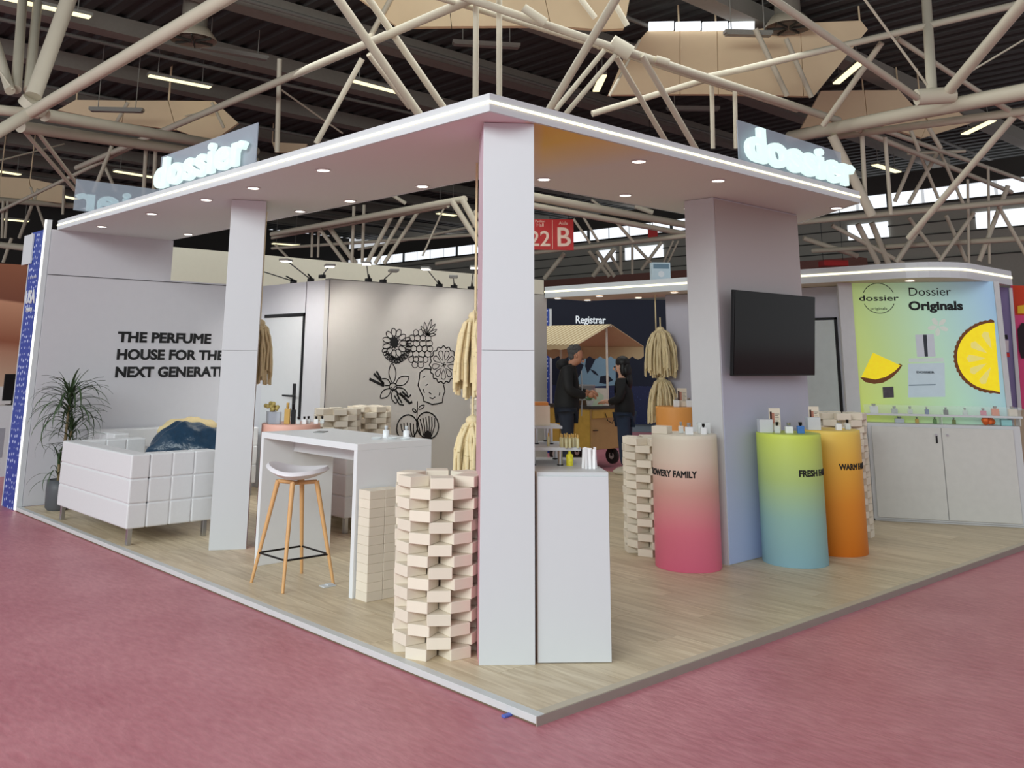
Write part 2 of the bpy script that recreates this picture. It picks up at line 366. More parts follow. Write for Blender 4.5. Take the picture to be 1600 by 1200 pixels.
# mural drawings (flat print on the wall)
def wallp(x, y): return aty(x, y, 5.998)
def draw(name, strokes, fills=()):
    b = B()
    for pts, closed, wpx in strokes: ribbon(b, [wallp(*p) for p in pts], wpx*.0126, (0, -1, 0), closed)
    for poly in fills: b.add([wallp(*p)+Vector((0, -.0025, 0)) for p in poly], [tuple(range(len(poly)))])
    return b.build(name, BLACK, wm)
def ell(cx, cy, rx, ry, rot=0, n=14, a0=0, a1=2*PI):
    c, s = math.cos(rot), math.sin(rot); r = []
    for i in range(n):
        a = a0+(a1-a0)*i/(n if a1-a0 > 6.28 else n-1); u, v = rx*math.cos(a), ry*math.sin(a); r.append((cx+u*c-v*s, cy+u*s+v*c))
    return r
def petal(cx, cy, a, l, wd, off=4):
    ca, sa = math.cos(a), math.sin(a); r = []
    for i in range(13):
        tt = i/12; h = wd*math.sin(PI*min(1, tt*1.0))**.8 if tt < 1 else 0; r.append((off+l*tt, h/2))
    r += [(u, -v) for u, v in reversed(r[1:-1])]
    return [(cx+u*ca-v*sa, cy+u*sa+v*ca) for u, v in r]
st = []
for k in range(11): a = 2*PI*k/11; st.append((ell(617+13.5*math.cos(a), 536+17*math.sin(a), 6.2, 3.9, a), True, .9))
for k in range(17): a = PI*(-.12+1.0*k/16); st.append((ell(619+19.5*math.cos(a), 539+24*math.sin(a), 4.2, 3.2, a), True, .9))
for k in range(6): a = PI*(.2+.55*k/5); st.append((ell(620+11*math.cos(a), 545+22*math.sin(a)*.9, 3.4, 2.8, a), True, .8))
draw('raspberry_drawing', st, [[(616+(8 if k % 2 else 6)*math.cos(2*PI*k/22), 535+(11 if k % 2 else 8)*math.sin(2*PI*k/22)) for k in range(22)]])
st = []
for j in range(7):
    yy = 520+j*8.3; hw = [11, 17, 20, 21, 19, 15, 9][j]; n = [3, 4, 4, 5, 4, 4, 2][j]
    for k in range(n): st.append((ell(657-(j*.7)+(-hw+2*hw*(k+.5)/n), yy, hw/n*1.04, 5.0, n=12), True, .8))
for a, l in ((-2.1, 16), (-1.7, 20), (-1.25, 26), (-.9, 22), (-.5, 18), (-.1, 14)): st.append((petal(666, 524, a, l, 4, 1), True, .9))
draw('raspberry_drawing', st)
st = [([(693+(21+1.3*math.cos(16*a))*math.cos(a), 570+(28+1.6*math.cos(16*a))*math.sin(a)) for a in [2*PI*k/96 for k in range(96)]], True, 1.3)]
for k in range(9):
    a = 2*PI*k/9+.2; ca, sa = math.cos(a), math.sin(a)
    st.append(([(693+(u*ca-v*sa)*.78, 570+(u*sa+v*ca)) for u, v in [(7, 0), (14, 3.6), (20, 4.4), (22.5, 2), (22.5, -2), (20, -4.4), (14, -3.6)]], True, .9))
for k in range(5): a = 2*PI*k/5; st.append(([(693, 570), (693+4*math.cos(a), 570+4.5*math.sin(a))], False, .9))
draw('citrus_slice_drawing', st)
draw('bergamot_drawing', [([(673, 577), (664, 576), (656, 582), (655, 592), (653, 602), (657, 612), (661, 620), (662, 627), (668, 629), (675, 632), (683, 631), (691, 629), (692, 620), (695, 611), (693, 601)], False, 1.3),
     ([(660, 590), (664, 588)], False, 1), ([(661, 608), (663, 614)], False, 1), ([(670, 613), (674, 616)], False, 1), ([(671, 621), (676, 623), (680, 620)], False, 1), ([(687, 613), (686, 618)], False, 1), ([(668, 600), (665, 603)], False, 1)])
st = [(petal(614, 604, a, l, wd, 5), True, 1.1) for a, l, wd in ((-1.62, 32, 11), (-.55, 24, 13), (.55, 22, 11), (1.4, 22, 11), (2.4, 22, 11), (-2.6, 17, 10))]
st += [(ell(614, 604, 6, 5.5), True, 1.1), ([(610, 604), (614, 608), (618, 603)], False, 1), ([(577, 592), (600, 603)], False, 2.6), ([(584, 584), (600, 600)], False, 2.4), ([(588, 580), (595, 592)], False, 2),
       ([(620, 616), (628, 630)], False, 1.6), ([(624, 614), (632, 622), (640, 630), (644, 628)], False, 2.6), ([(628, 612), (638, 621), (642, 617)], False, 2), ([(616, 618), (624, 632), (631, 633)], False, 1.4)]
draw('vanilla_flower_drawing', st)
st = [(ell(636, 668, 16, 20, .25, 22), True, 1.4), (ell(668, 665, 17, 21, -.2, 22), True, 1.4), ([(651, 655), (652, 640), (652, 627)], False, 1), (petal(651, 645, -2.4, 8, 4, 1), True, 1), (petal(653, 640, -.6, 11, 5, 1), True, 1), ([(652, 655), (657, 680)], False, 1.2)]
for k in range(5): st.append(([(626+k*5, 660+abs(k-2)), (628+k*4.5, 672), (636+k*3, 684)], False, 1.1))
for k in range(6): st.append(([(656+k*4.6, 650+abs(k-3)*1.5), (659+k*4, 666), (662+k*2.4, 682)], False, 1.1))
draw('fig_drawing', st, [[(662, 678), (667, 672), (674, 676), (674, 688), (668, 694), (664, 688)]])

# right-hand back wall, door and panel
wr = struct(B().bb(6.85, 6.95, 1.5, 4.3, Z, 2.46).build('wall_right', mat('lavender_wall', (186, 184, 196), .6, var=.02)))
d2 = struct(B().bb(6.83, 6.85, 1.96, 2.8, .05, 2.08).build('door_2', mat('pale_grey_door', (196, 202, 204), .5)))
B().bb(6.832, 6.849, 1.93, 1.955, .05, 2.11).bb(6.832, 6.849, 1.93, 2.82, 2.085, 2.11).build('frame', BLACKG, d2)
B().bb(6.77, 6.83, 2.70, 2.72, 1.03, 1.05).bb(6.77, 6.785, 2.6, 2.72, 1.03, 1.05).build('door_handle', BLACKG, d2)
# second canopy along the back
c2 = thing('canopy', 'low white canopy with glowing strip and rounded corner over the product wall', 'canopy')
Q0, Q1 = 2.462, 2.62
arc = [(6.3+.55-.55*math.cos(a), .44+.55-.55*math.sin(a)) for a in [PI/2*k/8 for k in range(9)]]
outer = [(6.3, 5.99)]+arc+[(7.98, .44)]
poly = outer+[(7.98, 1.2), (7.2, 1.5), (7.2, 5.99)]
B().prism([(a, b_, Q0+.002) for a, b_ in inset(poly, .022)], (0, 0, .01)).build('soffit', mat('warm_soffit', (205, 190, 174), .6), c2)
fb = band(B(), poly, .02, Q0, Q1); lb = B()
for (a, b_), (c, d) in zip(outer, outer[1:]):
    p, q = Vector((a, b_, Q0)), Vector((c, d, Q0)); nr = Vector((-(q-p).y, (q-p).x, 0)).normalized()
    lb.hexa(p-nr*.006+Vector((0, 0, .075)), q-p, nr*.007, (0, 0, .022))
fb.build('fascia', WHITE2, c2); B().prism([(a, b_, Q1-.014) for a, b_ in inset(poly, .022)], (0, 0, .01)).build('top_panel', WHITE2, c2); lb.build('led_strip', LED, c2)
for x, y in ((6.42, 5.85), (6.45, 5.1), (7.0, 5.8), (7.04, 4.9), (6.5, 3.9), (7.1, 2.2), (6.62, .98)): downlight(x, y, Q0, c2)

# ------------------------------------------------------------------ hall shell
def deck():
    b = B(); x = -6; z = 9.0; prof = []
    while x < 34: prof += [(x, z), (x+.22, z), (x+.27, z+.09), (x+.45, z+.09)]; x += .5
    vs = [(a, -4, c) for a, c in prof]+[(a, 46, c) for a, c in prof]; n = len(prof)
    b.add(vs, [(i, i+1, n+i+1, n+i) for i in range(n-1)]); return b
DARK = mat('dark_roof_sheet', (72, 74, 72), .7, var=.1)
roof = struct(deck().build('ceiling', DARK))
GREYB = mat('grey_roof_beam', (146, 142, 132), .7, var=.08)
for k in range(11): B().bb(-5, 32, 6.5+k*3.4, 6.95+k*3.4, 8.62, 9.0).build('roof_beam', GREYB, roof)
for k in range(8): B().tube((-5, 8.2+k*4.6, 8.55), (32, 8.2+k*4.6, 8.55), .05, 8).build('conduit', mat('conduit_grey', (120, 118, 112), .5), roof)
fw = struct(B().bb(30, 30.2, -3, 46, 0, 7.05).build('wall_far', mat('grey_cladding', (176, 174, 164), .7, var=.06)))
for k in range(5): B().bb(29.94, 30, -3, 46, 5.15+k*.42, 5.19+k*.42).build('cladding_rib', mat('cladding_joint', (84, 84, 80), .7), fw)
WIN = mat('daylit_glass', (235, 240, 245), .3, emit=(236, 243, 250), es=1.1, var=0)
wn = struct(B().bb(29.9, 30.0, -3, 46, 7.05, 7.12).bb(29.9, 30.0, -3, 46, 7.62, 8.3).build('window_1', mat('window_frame_dark', (70, 68, 64), .6)))
y = -3; n = 0
while y < 45:
    B().bb(30.0, 30.03, y+.06, y+1.14, 7.12, 7.62).build('pane', WIN, wn)
    if n % 4 == 0: B().bb(29.92, 30.02, y-.05, y+.06, 7.12, 7.62).build('mullion', DARK, wn)
    y += 1.2; n += 1
y = -3
for y0, y1 in ((4, 8.5), (11.5, 13), (21.5, 23.6), (24.2, 25.2)): B().bb(29.93, 30.01, y0, y1, 6.05, 6.6).build('pane', WIN, wn)
B().bb(28.6, 29.2, 12, 46, 4.75, 5.25).build('girder', mat('red_brown_girder', (140, 96, 86), .6), fw)

# flat view-facing slabs, made up to stand in for the skylight-well walls
BEI = mat('beige_lightwell_wall', (240, 216, 178), .7, var=.05, scale=2)
def lightwell(polys, D, label):
    o = thing('lightwell_slab', label, 'lightwell'); fh = Vector((FW.x, FW.y, 0)).normalized()
    o.location = atD(*polys[0][0], D)
    for poly in polys:
        pts = [atD(x, y, D)-o.location for x, y in poly]
        B().prism(pts, fh*.12).build('panel', BEI, o)
        tp_ = max(pts, key=lambda v: v.z); B().tube(tp_+fh*.06, tp_+fh*.06+Vector((0, 0, max(.05, 9.09-o.location.z-tp_.z))), .02, 6).build('hanger', BEI, o)
lightwell([[(90, 172), (118, 156), (196, 157), (190, 192)], [(191, 192), (197, 157), (262, 157), (275, 203)], [(276, 203), (263, 157), (335, 158), (372, 192), (330, 222)]], 24, 'beige roof baffle behind the glowing sign on the left')
lightwell([[(0, 276), (45, 279), (50, 312), (0, 316)], [(51, 312), (46, 279), (98, 290), (100, 318)]], 31, 'small beige roof baffle far behind the left end')
lightwell([[(555, -8), (700, -8), (705, 41), (622, 42), (592, 20)], [(706, 41), (701, -8), (850, -8), (860, 40)], [(861, 40), (851, -8), (985, -8), (975, 44), (940, 46)]], 17, 'broad beige roof baffle above the front corner of the stand')
lightwell([[(950, 148), (975, 90), (1012, 48), (1062, 48), (1062, 147)], [(1063, 147), (1063, 48), (1120, 48), (1122, 147)], [(1123, 147), (1121, 48), (1180, 46), (1250, 36), (1255, 150)], [(1256, 150), (1251, 36), (1345, 32), (1356, 46), (1272, 150)]], 19.5, 'large beige roof baffle between the two trusses on the right')
lightwell([[(1252, 200), (1283, 142), (1350, 141), (1355, 190)], [(1356, 190), (1351, 141), (1405, 141), (1450, 190), (1440, 215)], [(1451, 190), (1440, 165), (1490, 168), (1518, 192), (1440, 216)]], 23.5, 'beige roof baffle behind the round truss node on the right')
lightwell([[(425, 222), (480, 225), (475, 238), (430, 238)]], 30, 'tiny beige roof baffle seen above the canopy edge')
sk = thing('skylight', 'bright strip skylight above the large beige baffle', 'skylight', atD(1095, 40, 19.4))
for k in range(4):
    x0, x1 = 1014+k*42, 1053+k*42
    pts = [atD(x, y, 19.4)-sk.location for x, y in ((x0, 34), (x1, 33), (x1, 46), (x0, 47))]
    B().prism(pts, (.06, .06, 0)).build('pane', WIN, sk)

# trusses: every tube is a part of its truss
def truss(label, tubes):
    t0 = tubes[0]; o = thing('roof_truss', label, 'truss', atD(t0[0], t0[1], t0[2]))
    for x0, y0, D0, x1, y1, D1, wpx, nm in tubes:
        p, q = atD(x0, y0, D0), atD(x1, y1, D1)
        def on(e, d):          # members that leave the frame run on to their next node
            k = .7 if d.z <= 0 else min(.7, max(0, (8.9-e.z)/d.z)); return e+d*k
        d = q-p
        if nm in ('chord', 'strut') and not (0 < x0 < 1600 and y0 > 0): p = on(p, -d)
        if nm in ('chord', 'strut') and not (0 < x1 < 1600 and y1 > 0): q = on(q, d)
        r = wpx*.5*(D0+D1)*.5/F
        B().tube(p-o.location, q-o.location, r, 12).build(nm, TUBE, o)
    return o
t1 = truss('cream tubular truss with thick struts fanning from a node at top left', [
    (56, 160, 15, 48, 170, 15, 44, 'node'), (25, 140, 15.2, 36, -8, 18, 15, 'strut'), (45, 140, 15.4, 60, -8, 18.5, 15, 'strut'), (52, 150, 15, 110, -8, 16, 24, 'strut'),
    (45, 178, 14.6, 385, -22, 11, 21, 'strut'), (48, 176, 14.6, -20, 216, 14, 20, 'chord'), (16, 142, 15, -6, 70, 16, 15, 'strut'), (70, 180, 15.2, 400, 236, 24, 16, 'chord'),
    (32, 198, 15.4, 400, 252, 24, 15, 'chord'), (0, 172, 14.8, 60, 178, 15.2, 16, 'chord'), (38, 205, 15.6, 124, 305, 18, 6, 'strut'), (60, 208, 15.8, 130, 300, 18, 6, 'strut'),
    (20, 140, 15, -5, 105, 15, 3, 'tie_rod'), (-5, 252, 17, 100, 225, 20, 2.5, 'tie_rod')])
truss('cream truss chord crossing behind the left glowing sign', [
    (120, 262, 27, 733, 0, 14.5, 11, 'chord'), (437, 92, 20, 433, 238, 20, 8, 'strut'), (228, 235, 25, 224, 310, 25, 6, 'strut'), (243, 236, 25, 240, 300, 25, 6, 'strut'),
    (175, 228, 25, 146, 300, 25, 6, 'strut'), (160, 252, 26, 182, 300, 26, 5, 'strut'), (-5, 332, 30, 210, 228, 25, 6, 'chord'), (436, 138, 20, 535, 208, 22, 3, 'tie_rod'),
    (566, 92, 17, 494, 224, 17, 9, 'strut'), (576, 85, 17, 640, 168, 18, 8, 'strut'), (331, 160, 24, 350, 200, 24, 5, 'strut'), (200, 160, 24, 180, 195, 24, 6, 'strut'), (330, 172, 23.5, 215, 198, 25, 2, 'tie_rod'),
    (60, 295, 31, 30, 372, 31, 5, 'strut'), (48, 292, 31, 72, 360, 31, 4, 'strut'), (5, 314, 30, 3, 372, 30, 4, 'strut'), (12, 314, 30, 8, 372, 30, 4, 'strut'), (-5, 312, 30, 120, 322, 32, 9, 'chord'), (100, 290, 29, 98, 335, 29, 4, 'strut'), (-5, 382, 28, 45, 388, 28, 10, 'chord'), (18, 372, 28, 5, 410, 28, 5, 'strut')])
truss('cream truss with paired diagonal tubes over the middle of the canopy', [
    (524, -8, 15, 660, 186, 16.5, 14, 'strut'), (572, -8, 15.6, 696, 172, 17, 11, 'strut'), (614, -8, 17, 576, 62, 17, 9, 'strut'), (744, -5, 14.6, 743, 155, 14.6, 9, 'strut'), (780, -5, 14.6, 780, 152, 14.6, 9, 'strut'),
    (715, -8, 14, 970, 78, 15, 13, 'chord'), (970, 78, 15, 1310, 188, 19, 13, 'chord'), (690, -2, 14.6, 935, 72, 15.4, 9, 'chord'), (935, 72, 15.4, 1245, 172, 19, 9, 'chord'),
    (955, 66, 15, 985, 84, 15, 26, 'node'), (966, -8, 12.5, 858, 172, 14.6, 13, 'strut'), (945, 78, 15, 868, 172, 15, 8, 'strut'), (962, 86, 15, 884, 178, 15, 8, 'strut'), (962, 88, 15.2, 1042, 224, 17, 9, 'strut'), (1002, 86, 15.2, 1088, 234, 17, 10, 'strut'),
    (905, -5, 16, 930, 28, 16, 9, 'strut'), (962, 8, 16, 980, 40, 16, 9, 'strut'), (818, 12, 14.2, 852, 35, 14.2, 14, 'joint'), (1025, 92, 15.4, 1045, 98, 15.4, 12, 'joint'),
    (925, 178, 17, 1105, 124, 17.4, 10, 'chord'), (1105, 120, 17.4, 1162, 108, 17.4, 10, 'chord'), (1162, 108, 17.4, 1610, 2, 16, 11, 'chord'), (1112, 130, 17.5, 1114, 232, 17.5, 7, 'strut'), (1148, 132, 17.5, 1150, 232, 17.5, 7, 'strut'),
    (1180, 45, 18.5, 1230, 150, 18.5, 9, 'strut'), (1228, 60, 18.6, 1268, 152, 18.6, 8, 'strut'), (1000, 62, 18, 952, 150, 18, 4, 'strut')])
truss('cream truss with a bolted round node at the right above the sign', [
    (1432, 152, 15.4, 1490, 148, 15.4, 26, 'node'), (1198, -8, 12.5, 1432, 152, 15.3, 12, 'strut'), (1447, -8, 17, 1456, 142, 15.5, 15, 'strut'), (1612, -12, 13, 1484, 140, 15.3, 18, 'strut'), (1346, -8, 15, 1448, 132, 15.4, 4, 'tie_rod'), (1610, 56, 15, 1516, 112, 15.3, 3, 'tie_rod'),
    (1378, 66, 17, 1286, 196, 18, 9, 'strut'), (1402, 60, 17, 1540, 150, 18, 8, 'strut'), (1235, 214, 20, 1615, 140, 14, 22, 'chord'), (1300, 214, 19.6, 1615, 172, 14.6, 12, 'chord'),
    (1555, 160, 15, 1612, 192, 15, 9, 'strut'), (1584, 182, 15, 1420, 372, 17, 10, 'strut'), (1340, 202, 18.5, 1580, 300, 26, 8, 'chord'), (1360, 196, 18.5, 1600, 282, 26, 7, 'chord'), (1300, 212, 18.5, 1362, 336, 18.5, 15, 'strut'),
    (1347, 212, 18.6, 1352, 312, 18.6, 7, 'strut'), (1383, 214, 18.6, 1392, 335, 18.6, 6, 'strut'), (1448, 194, 20, 1470, 232, 20, 7, 'strut'), (1420, 196, 20, 1436, 236, 20, 6, 'strut'), (1418, 240, 22, 1508, 236, 22, 5, 'chord'),
    (1430, 240, 22, 1398, 315, 22, 6, 'strut'), (1464, 240, 22, 1420, 318, 22, 6, 'strut'), (1438, 242, 22, 1466, 310, 22, 5, 'strut'), (1470, 240, 22, 1505, 318, 22, 5, 'strut')])
truss('slender cream lattice girder low behind the right end of the canopy', [
    (1245, 348, 24, 1612, 312, 20, 9, 'chord'), (1300, 352, 24, 1412, 412, 24, 7, 'strut'), (1340, 350, 24, 1372, 412, 24, 9, 'strut'), (1362, 348, 24, 1388, 412, 24, 9, 'strut'), (1452, 334, 23, 1400, 410, 23, 8, 'strut'), (1420, 340, 23, 1470, 405, 23, 6, 'strut'),
    (1478, 336, 23, 1510, 408, 23, 6, 'strut'), (1522, 332, 22, 1468, 408, 22, 6, 'strut'), (1512, 280, 22, 1514, 412, 22, 4, 'strut'), (1544, 262, 22, 1546, 412, 22, 4, 'strut'), (1575, 290, 22, 1530, 408, 22, 7, 'strut'), (1270, 392, 26, 1612, 372, 21, 8, 'chord'), (1560, 322, 21, 1604, 400, 21, 6, 'strut'), (1255, 372, 26, 1340, 400, 26, 8, 'chord')])
truss('long cream truss seen through the gap between the two front pillars', [
    (425, 366, 26, 726, 311, 18, 9, 'chord'), (425, 372, 27, 700, 322, 19, 5, 'chord'), (722, 311, 18, 762, 384, 18, 10, 'strut'), (706, 314, 18, 752, 386, 18, 9, 'strut'), (553, 322, 23, 550, 410, 23, 5, 'strut'), (569, 320, 23, 566, 410, 23, 5, 'strut'),
    (512, 352, 24, 556, 412, 24, 8, 'strut'), (498, 356, 24, 540, 412, 24, 6, 'strut'), (612, 338, 22, 574, 410, 22, 7, 'strut'), (632, 334, 22, 586, 412, 22, 6, 'strut'), (655, 328, 22, 600, 412, 22, 6, 'strut'), (488, 360, 25, 487, 402, 25, 4, 'strut'), (498, 360, 25, 497, 402, 25, 4, 'strut'),
    (634, 318, 21, 606, 300, 21, 6, 'strut'), (695, 322, 21, 660, 400, 21, 3, 'strut'), (425, 388, 30, 752, 366, 24, 5, 'chord'), (560, 390, 30, 748, 352, 26, 4, 'chord'), (430, 382, 28, 452, 405, 28, 4, 'strut'), (740, 330, 20, 762, 352, 20, 8, 'strut'), (680, 412, 27, 762, 400, 27, 6, 'chord')])
truss('thick cream truss behind the red aisle sign', [
    (826, 306, 18, 1075, 352, 23, 12, 'chord'), (826, 320, 18, 1075, 366, 23, 9, 'chord'), (826, 396, 26, 1075, 368, 22, 7, 'chord'), (882, 396, 26, 850, 436, 26, 7, 'strut'), (920, 392, 26, 952, 432, 26, 6, 'strut'), (932, 392, 26, 960, 432, 26, 6, 'strut'), (960, 388, 26, 926, 432, 26, 7, 'strut'),
    (952, 396, 26, 972, 428, 26, 5, 'strut'), (970, 384, 26, 970, 428, 26, 5, 'strut'), (988, 382, 26, 988, 428, 26, 4, 'strut'), (992, 384, 26, 1026, 420, 26, 5, 'strut'), (1034, 378, 26, 1002, 422, 26, 5, 'strut'), (1052, 376, 26, 1036, 412, 26, 3, 'strut'), (1060, 376, 26, 1040, 418, 26, 3, 'strut'),
    (896, 342, 22, 922, 380, 22, 4, 'strut'), (912, 340, 22, 935, 378, 22, 4, 'strut'), (962, 346, 22, 990, 378, 22, 5, 'strut'), (924, 312, 22, 938, 322, 22, 4, 'strut'), (992, 322, 22, 1020, 332, 22, 8, 'joint')])

# strip lights, air diffusers
STRIP = mat('strip_light_tube', (255, 246, 190), .5, emit=(255, 244, 190), es=1.5, var=0)
OFF = mat('unlit_strip_light', (150, 148, 140), .4)
def strip(x0, y0, x1, y1, z, on, label):
    p, q = atz(x0, y0, z), atz(x1, y1, z); q = Vector((q.x, q.y, z)); c = (p+q)/2; d = (q-p)
    o = thing('strip_light', label, 'lamp', c, math.atan2(d.y, d.x)); L = d.length; k = max(.09, .0036*(c-CAM).length)
    B().bb(-L/2, L/2, -k, k, .03, .1).build('housing', OFF, o); B().bb(-L/2+.03, L/2-.03, -k*.9, k*.9, 0, .03).build('diffuser', STRIP if on else OFF, o)
    [B().tube((k_, 0, .1), (k_, 0, 9.09-z), .012, 6).build('hanger', OFF, o) for k_ in (-L*.35, L*.35)]
for a in ((-12, -6, 143, 29, 8.3, 1, 'lit strip light cut by the top left corner'), (231, 119, 330, 138, 8.3, 1, 'lit strip light left of the left glowing sign, highest one'), (550, 127, 622, 146, 8.3, 1, 'lit strip light above the middle of the left canopy edge'),
          (178, 268, 240, 278, 8.0, 1, 'small lit strip light just left of the left glowing sign'), (-5, 268, 32, 274, 8.0, 1, 'small lit strip light at the left picture edge, upper one'), (2, 343, 45, 347, 7.2, 1, 'small lit strip light near the blue column top'), (92, 306, 120, 312, 7.6, 1, 'tiny lit strip light beside the see-through reversed sign'),
          (1306, 132, 1346, 98, 8.2, 1, 'slanted lit strip light before the right beige baffle'), (1506, 211, 1552, 189, 8.2, 1, 'slanted lit strip light near the right picture edge'), (1366, 258, 1404, 270, 8.0, 1, 'lit strip light just right of the right glowing sign'), (931, 144, 943, 118, 8.2, 1, 'end-on lit strip light above the right canopy edge'),
          (707, 70, 812, 76, 8.2, 0, 'unlit strip light above the canopy corner'), (1042, 172, 1124, 173, 8.0, 0, 'unlit strip light left of the right glowing sign'), (312, 76, 418, 95, 8.3, 0, 'unlit strip light beside the round diffuser at top left'), (140, 174, 224, 176, 7.4, 0, 'unlit strip light in front of the left baffle'), (1132, 55, 1206, 57, 8.0, 0, 'unlit strip light in front of the large baffle'), (425, 381, 468, 384, 7.0, 1, 'lit strip light seen just right of the left pillar'), (683, 334, 712, 338, 7.2, 1, 'lit strip light seen just left of the corner pillar')):
    strip(*a)
DUCT = mat('grey_duct', (128, 122, 110), .6)
for x, y, D, wpx, lb in ((302, 62, 19, 36, 'round air diffuser hanging behind the thick strut at top left'), (1232, 42, 19, 36, 'round air diffuser in front of the large beige baffle')):
    c = atD(x, y, D); r = wpx*D/F; o = thing('air_diffuser', lb, 'air vent', c)
    B().lathe([(r*.55, .0), (r*.55, 9.0-c.z)], n=20).build('duct', DUCT, o)
    B().lathe([(r, -.02), (r*1.02, 0), (r*.7, .22), (r*.5, .24)], n=24, cap=(0, 0)).build('bell', mat('cream_diffuser', (176, 166, 146), .5), o)
    for k in range(6): B().hexa((r*.1, -.01, -.05), (r*.8, 0, 0), (0, .02, 0), (0, 0, .06)).build('vane', mat('dark_vane', (60, 58, 52), .5), o).rotation_euler = (0, 0, k*PI/3)

# ================================================================== signs
def sign(name, label, o, ux, n, w, h, lw, lo, flip=False, m=NEON, ps=0):
    """acrylic plate with bubble letters standing off it"""
    o, ux, n = Vector(o), Vector(ux).normalized(), Vector(n).normalized(); t = thing(name, label, 'sign', o)
    B().hexa((0, 0, 0), ux*w, -n*.008, (0, 0, h)).build('plate', ACRYL, t)
    text('lettering', 'dossier', .37, ux*lo+n*.05+Vector((0, 0, .03)), ux, (0, 0, 1), m, t, width=lw, extrude=.016, bevel=.0125, space=1.06)
    for k in (.15, .5, .85): B().tube(ux*(w*k)-n*.004, ux*(w*k)+n*.04, .008, 8).build('standoff', CHROME, t)
    return t
sign('letter_sign', 'glowing rounded letter sign on the left canopy edge', (CX+.05, 5.06, ZT), (0, -1, 0), (-1, 0, 0), 1.82, .345, 1.72, .03)
sign('letter_sign', 'glowing rounded letter sign on the right canopy edge', (2.735, CY+.05, ZT), (1, 0, 0), (0, -1, 0), 1.63, .33, 1.71, .02)
sign('letter_sign', 'letter sign seen from behind over the end wall', (2.0, 7.58, ZT+.13), (-1, 0, 0), (0, 1, 0), 1.75, .36, 1.7, .02, m=mat('dim_letter', (200, 214, 218), .5, emit=(205, 240, 240), es=.8, var=0))
ob = bpy.data.objects['letter_sign.002']; [B().tube((-k_, 0, -.13), (-k_, 0, .05), .012, 8).build('post', CHROME, ob) for k_ in (.3, .85, 1.4)]

# aisle sign hanging from the truss
RED = mat('red_sign', (186, 40, 38), .5, var=.03); PALE = mat('pale_lettering', (236, 206, 186), .6)
tl, tr, bl, br = atD(800, 333, 20), atD(896, 343, 20), atD(800, 384, 20), atD(896, 391, 20)
ux = Vector((tr.x-tl.x, tr.y-tl.y, 0)).normalized(); nn = ux.cross(Vector((0, 0, 1)))
hs = thing('aisle_sign', 'red hanging aisle sign lettered B and 22 behind the corner pillar', 'sign', tr)
B().hexa(Vector((0, 0, 0)), -ux*1.35, -nn*.03, (0, 0, -.665)).build('board', RED, hs)
def hst(s, x, z, sz, bold=0): text('lettering', s, sz, ux*x+Vector((0, 0, z)), ux, (0, 0, 1), PALE, hs, align='CENTER', bold=bold)
hst('B', -.22, -.58, .58, .01); hst('22', -.73, -.58, .46, .008); hst('Aisle', -.22, -.115, .1); hst('Hall', -.72, -.16, .1); hst('Pavilion', -.72, -.07, .07)
B().hexa(ux*-.46+nn*.002+Vector((0, 0, -.02)), ux*.008, nn*.002, (0, 0, -.62)).build('divider', PALE, hs)
for k in (-.1, -1.2): B().tube(ux*k, ux*k+Vector((0, 0, 2.2)), .008, 6).build('cable', BLACKG, hs)
o = thing('aisle_sign', 'tiny red hanging sign with pale figure before the far windows', 'sign', atD(1020, 364, 27))
B().box((0, 0, 0), (.28, .03, .26), -.75).build('board', RED, o); B().tube((0, 0, .12), (0, 0, 3.7), .01, 6).build('cable', BLACKG, o); text('lettering', '2', .2, (-.05, .04, -.08), (.73, -.68, 0), (0, 0, 1), PALE, o)
tag(B().box((0, 0, 0), (.7, .5, .16), -.75).build('red_banner', RED, None, .01), 'red banner strip far behind, above the low canopy', 'banner').location = atD(1302, 412, 27); [B().tube((k_, -k_, .08), (k_, -k_, 4.6), .008, 6).build('cable', BLACKG, bpy.data.objects['red_banner']) for k_ in (-.2, .2)]

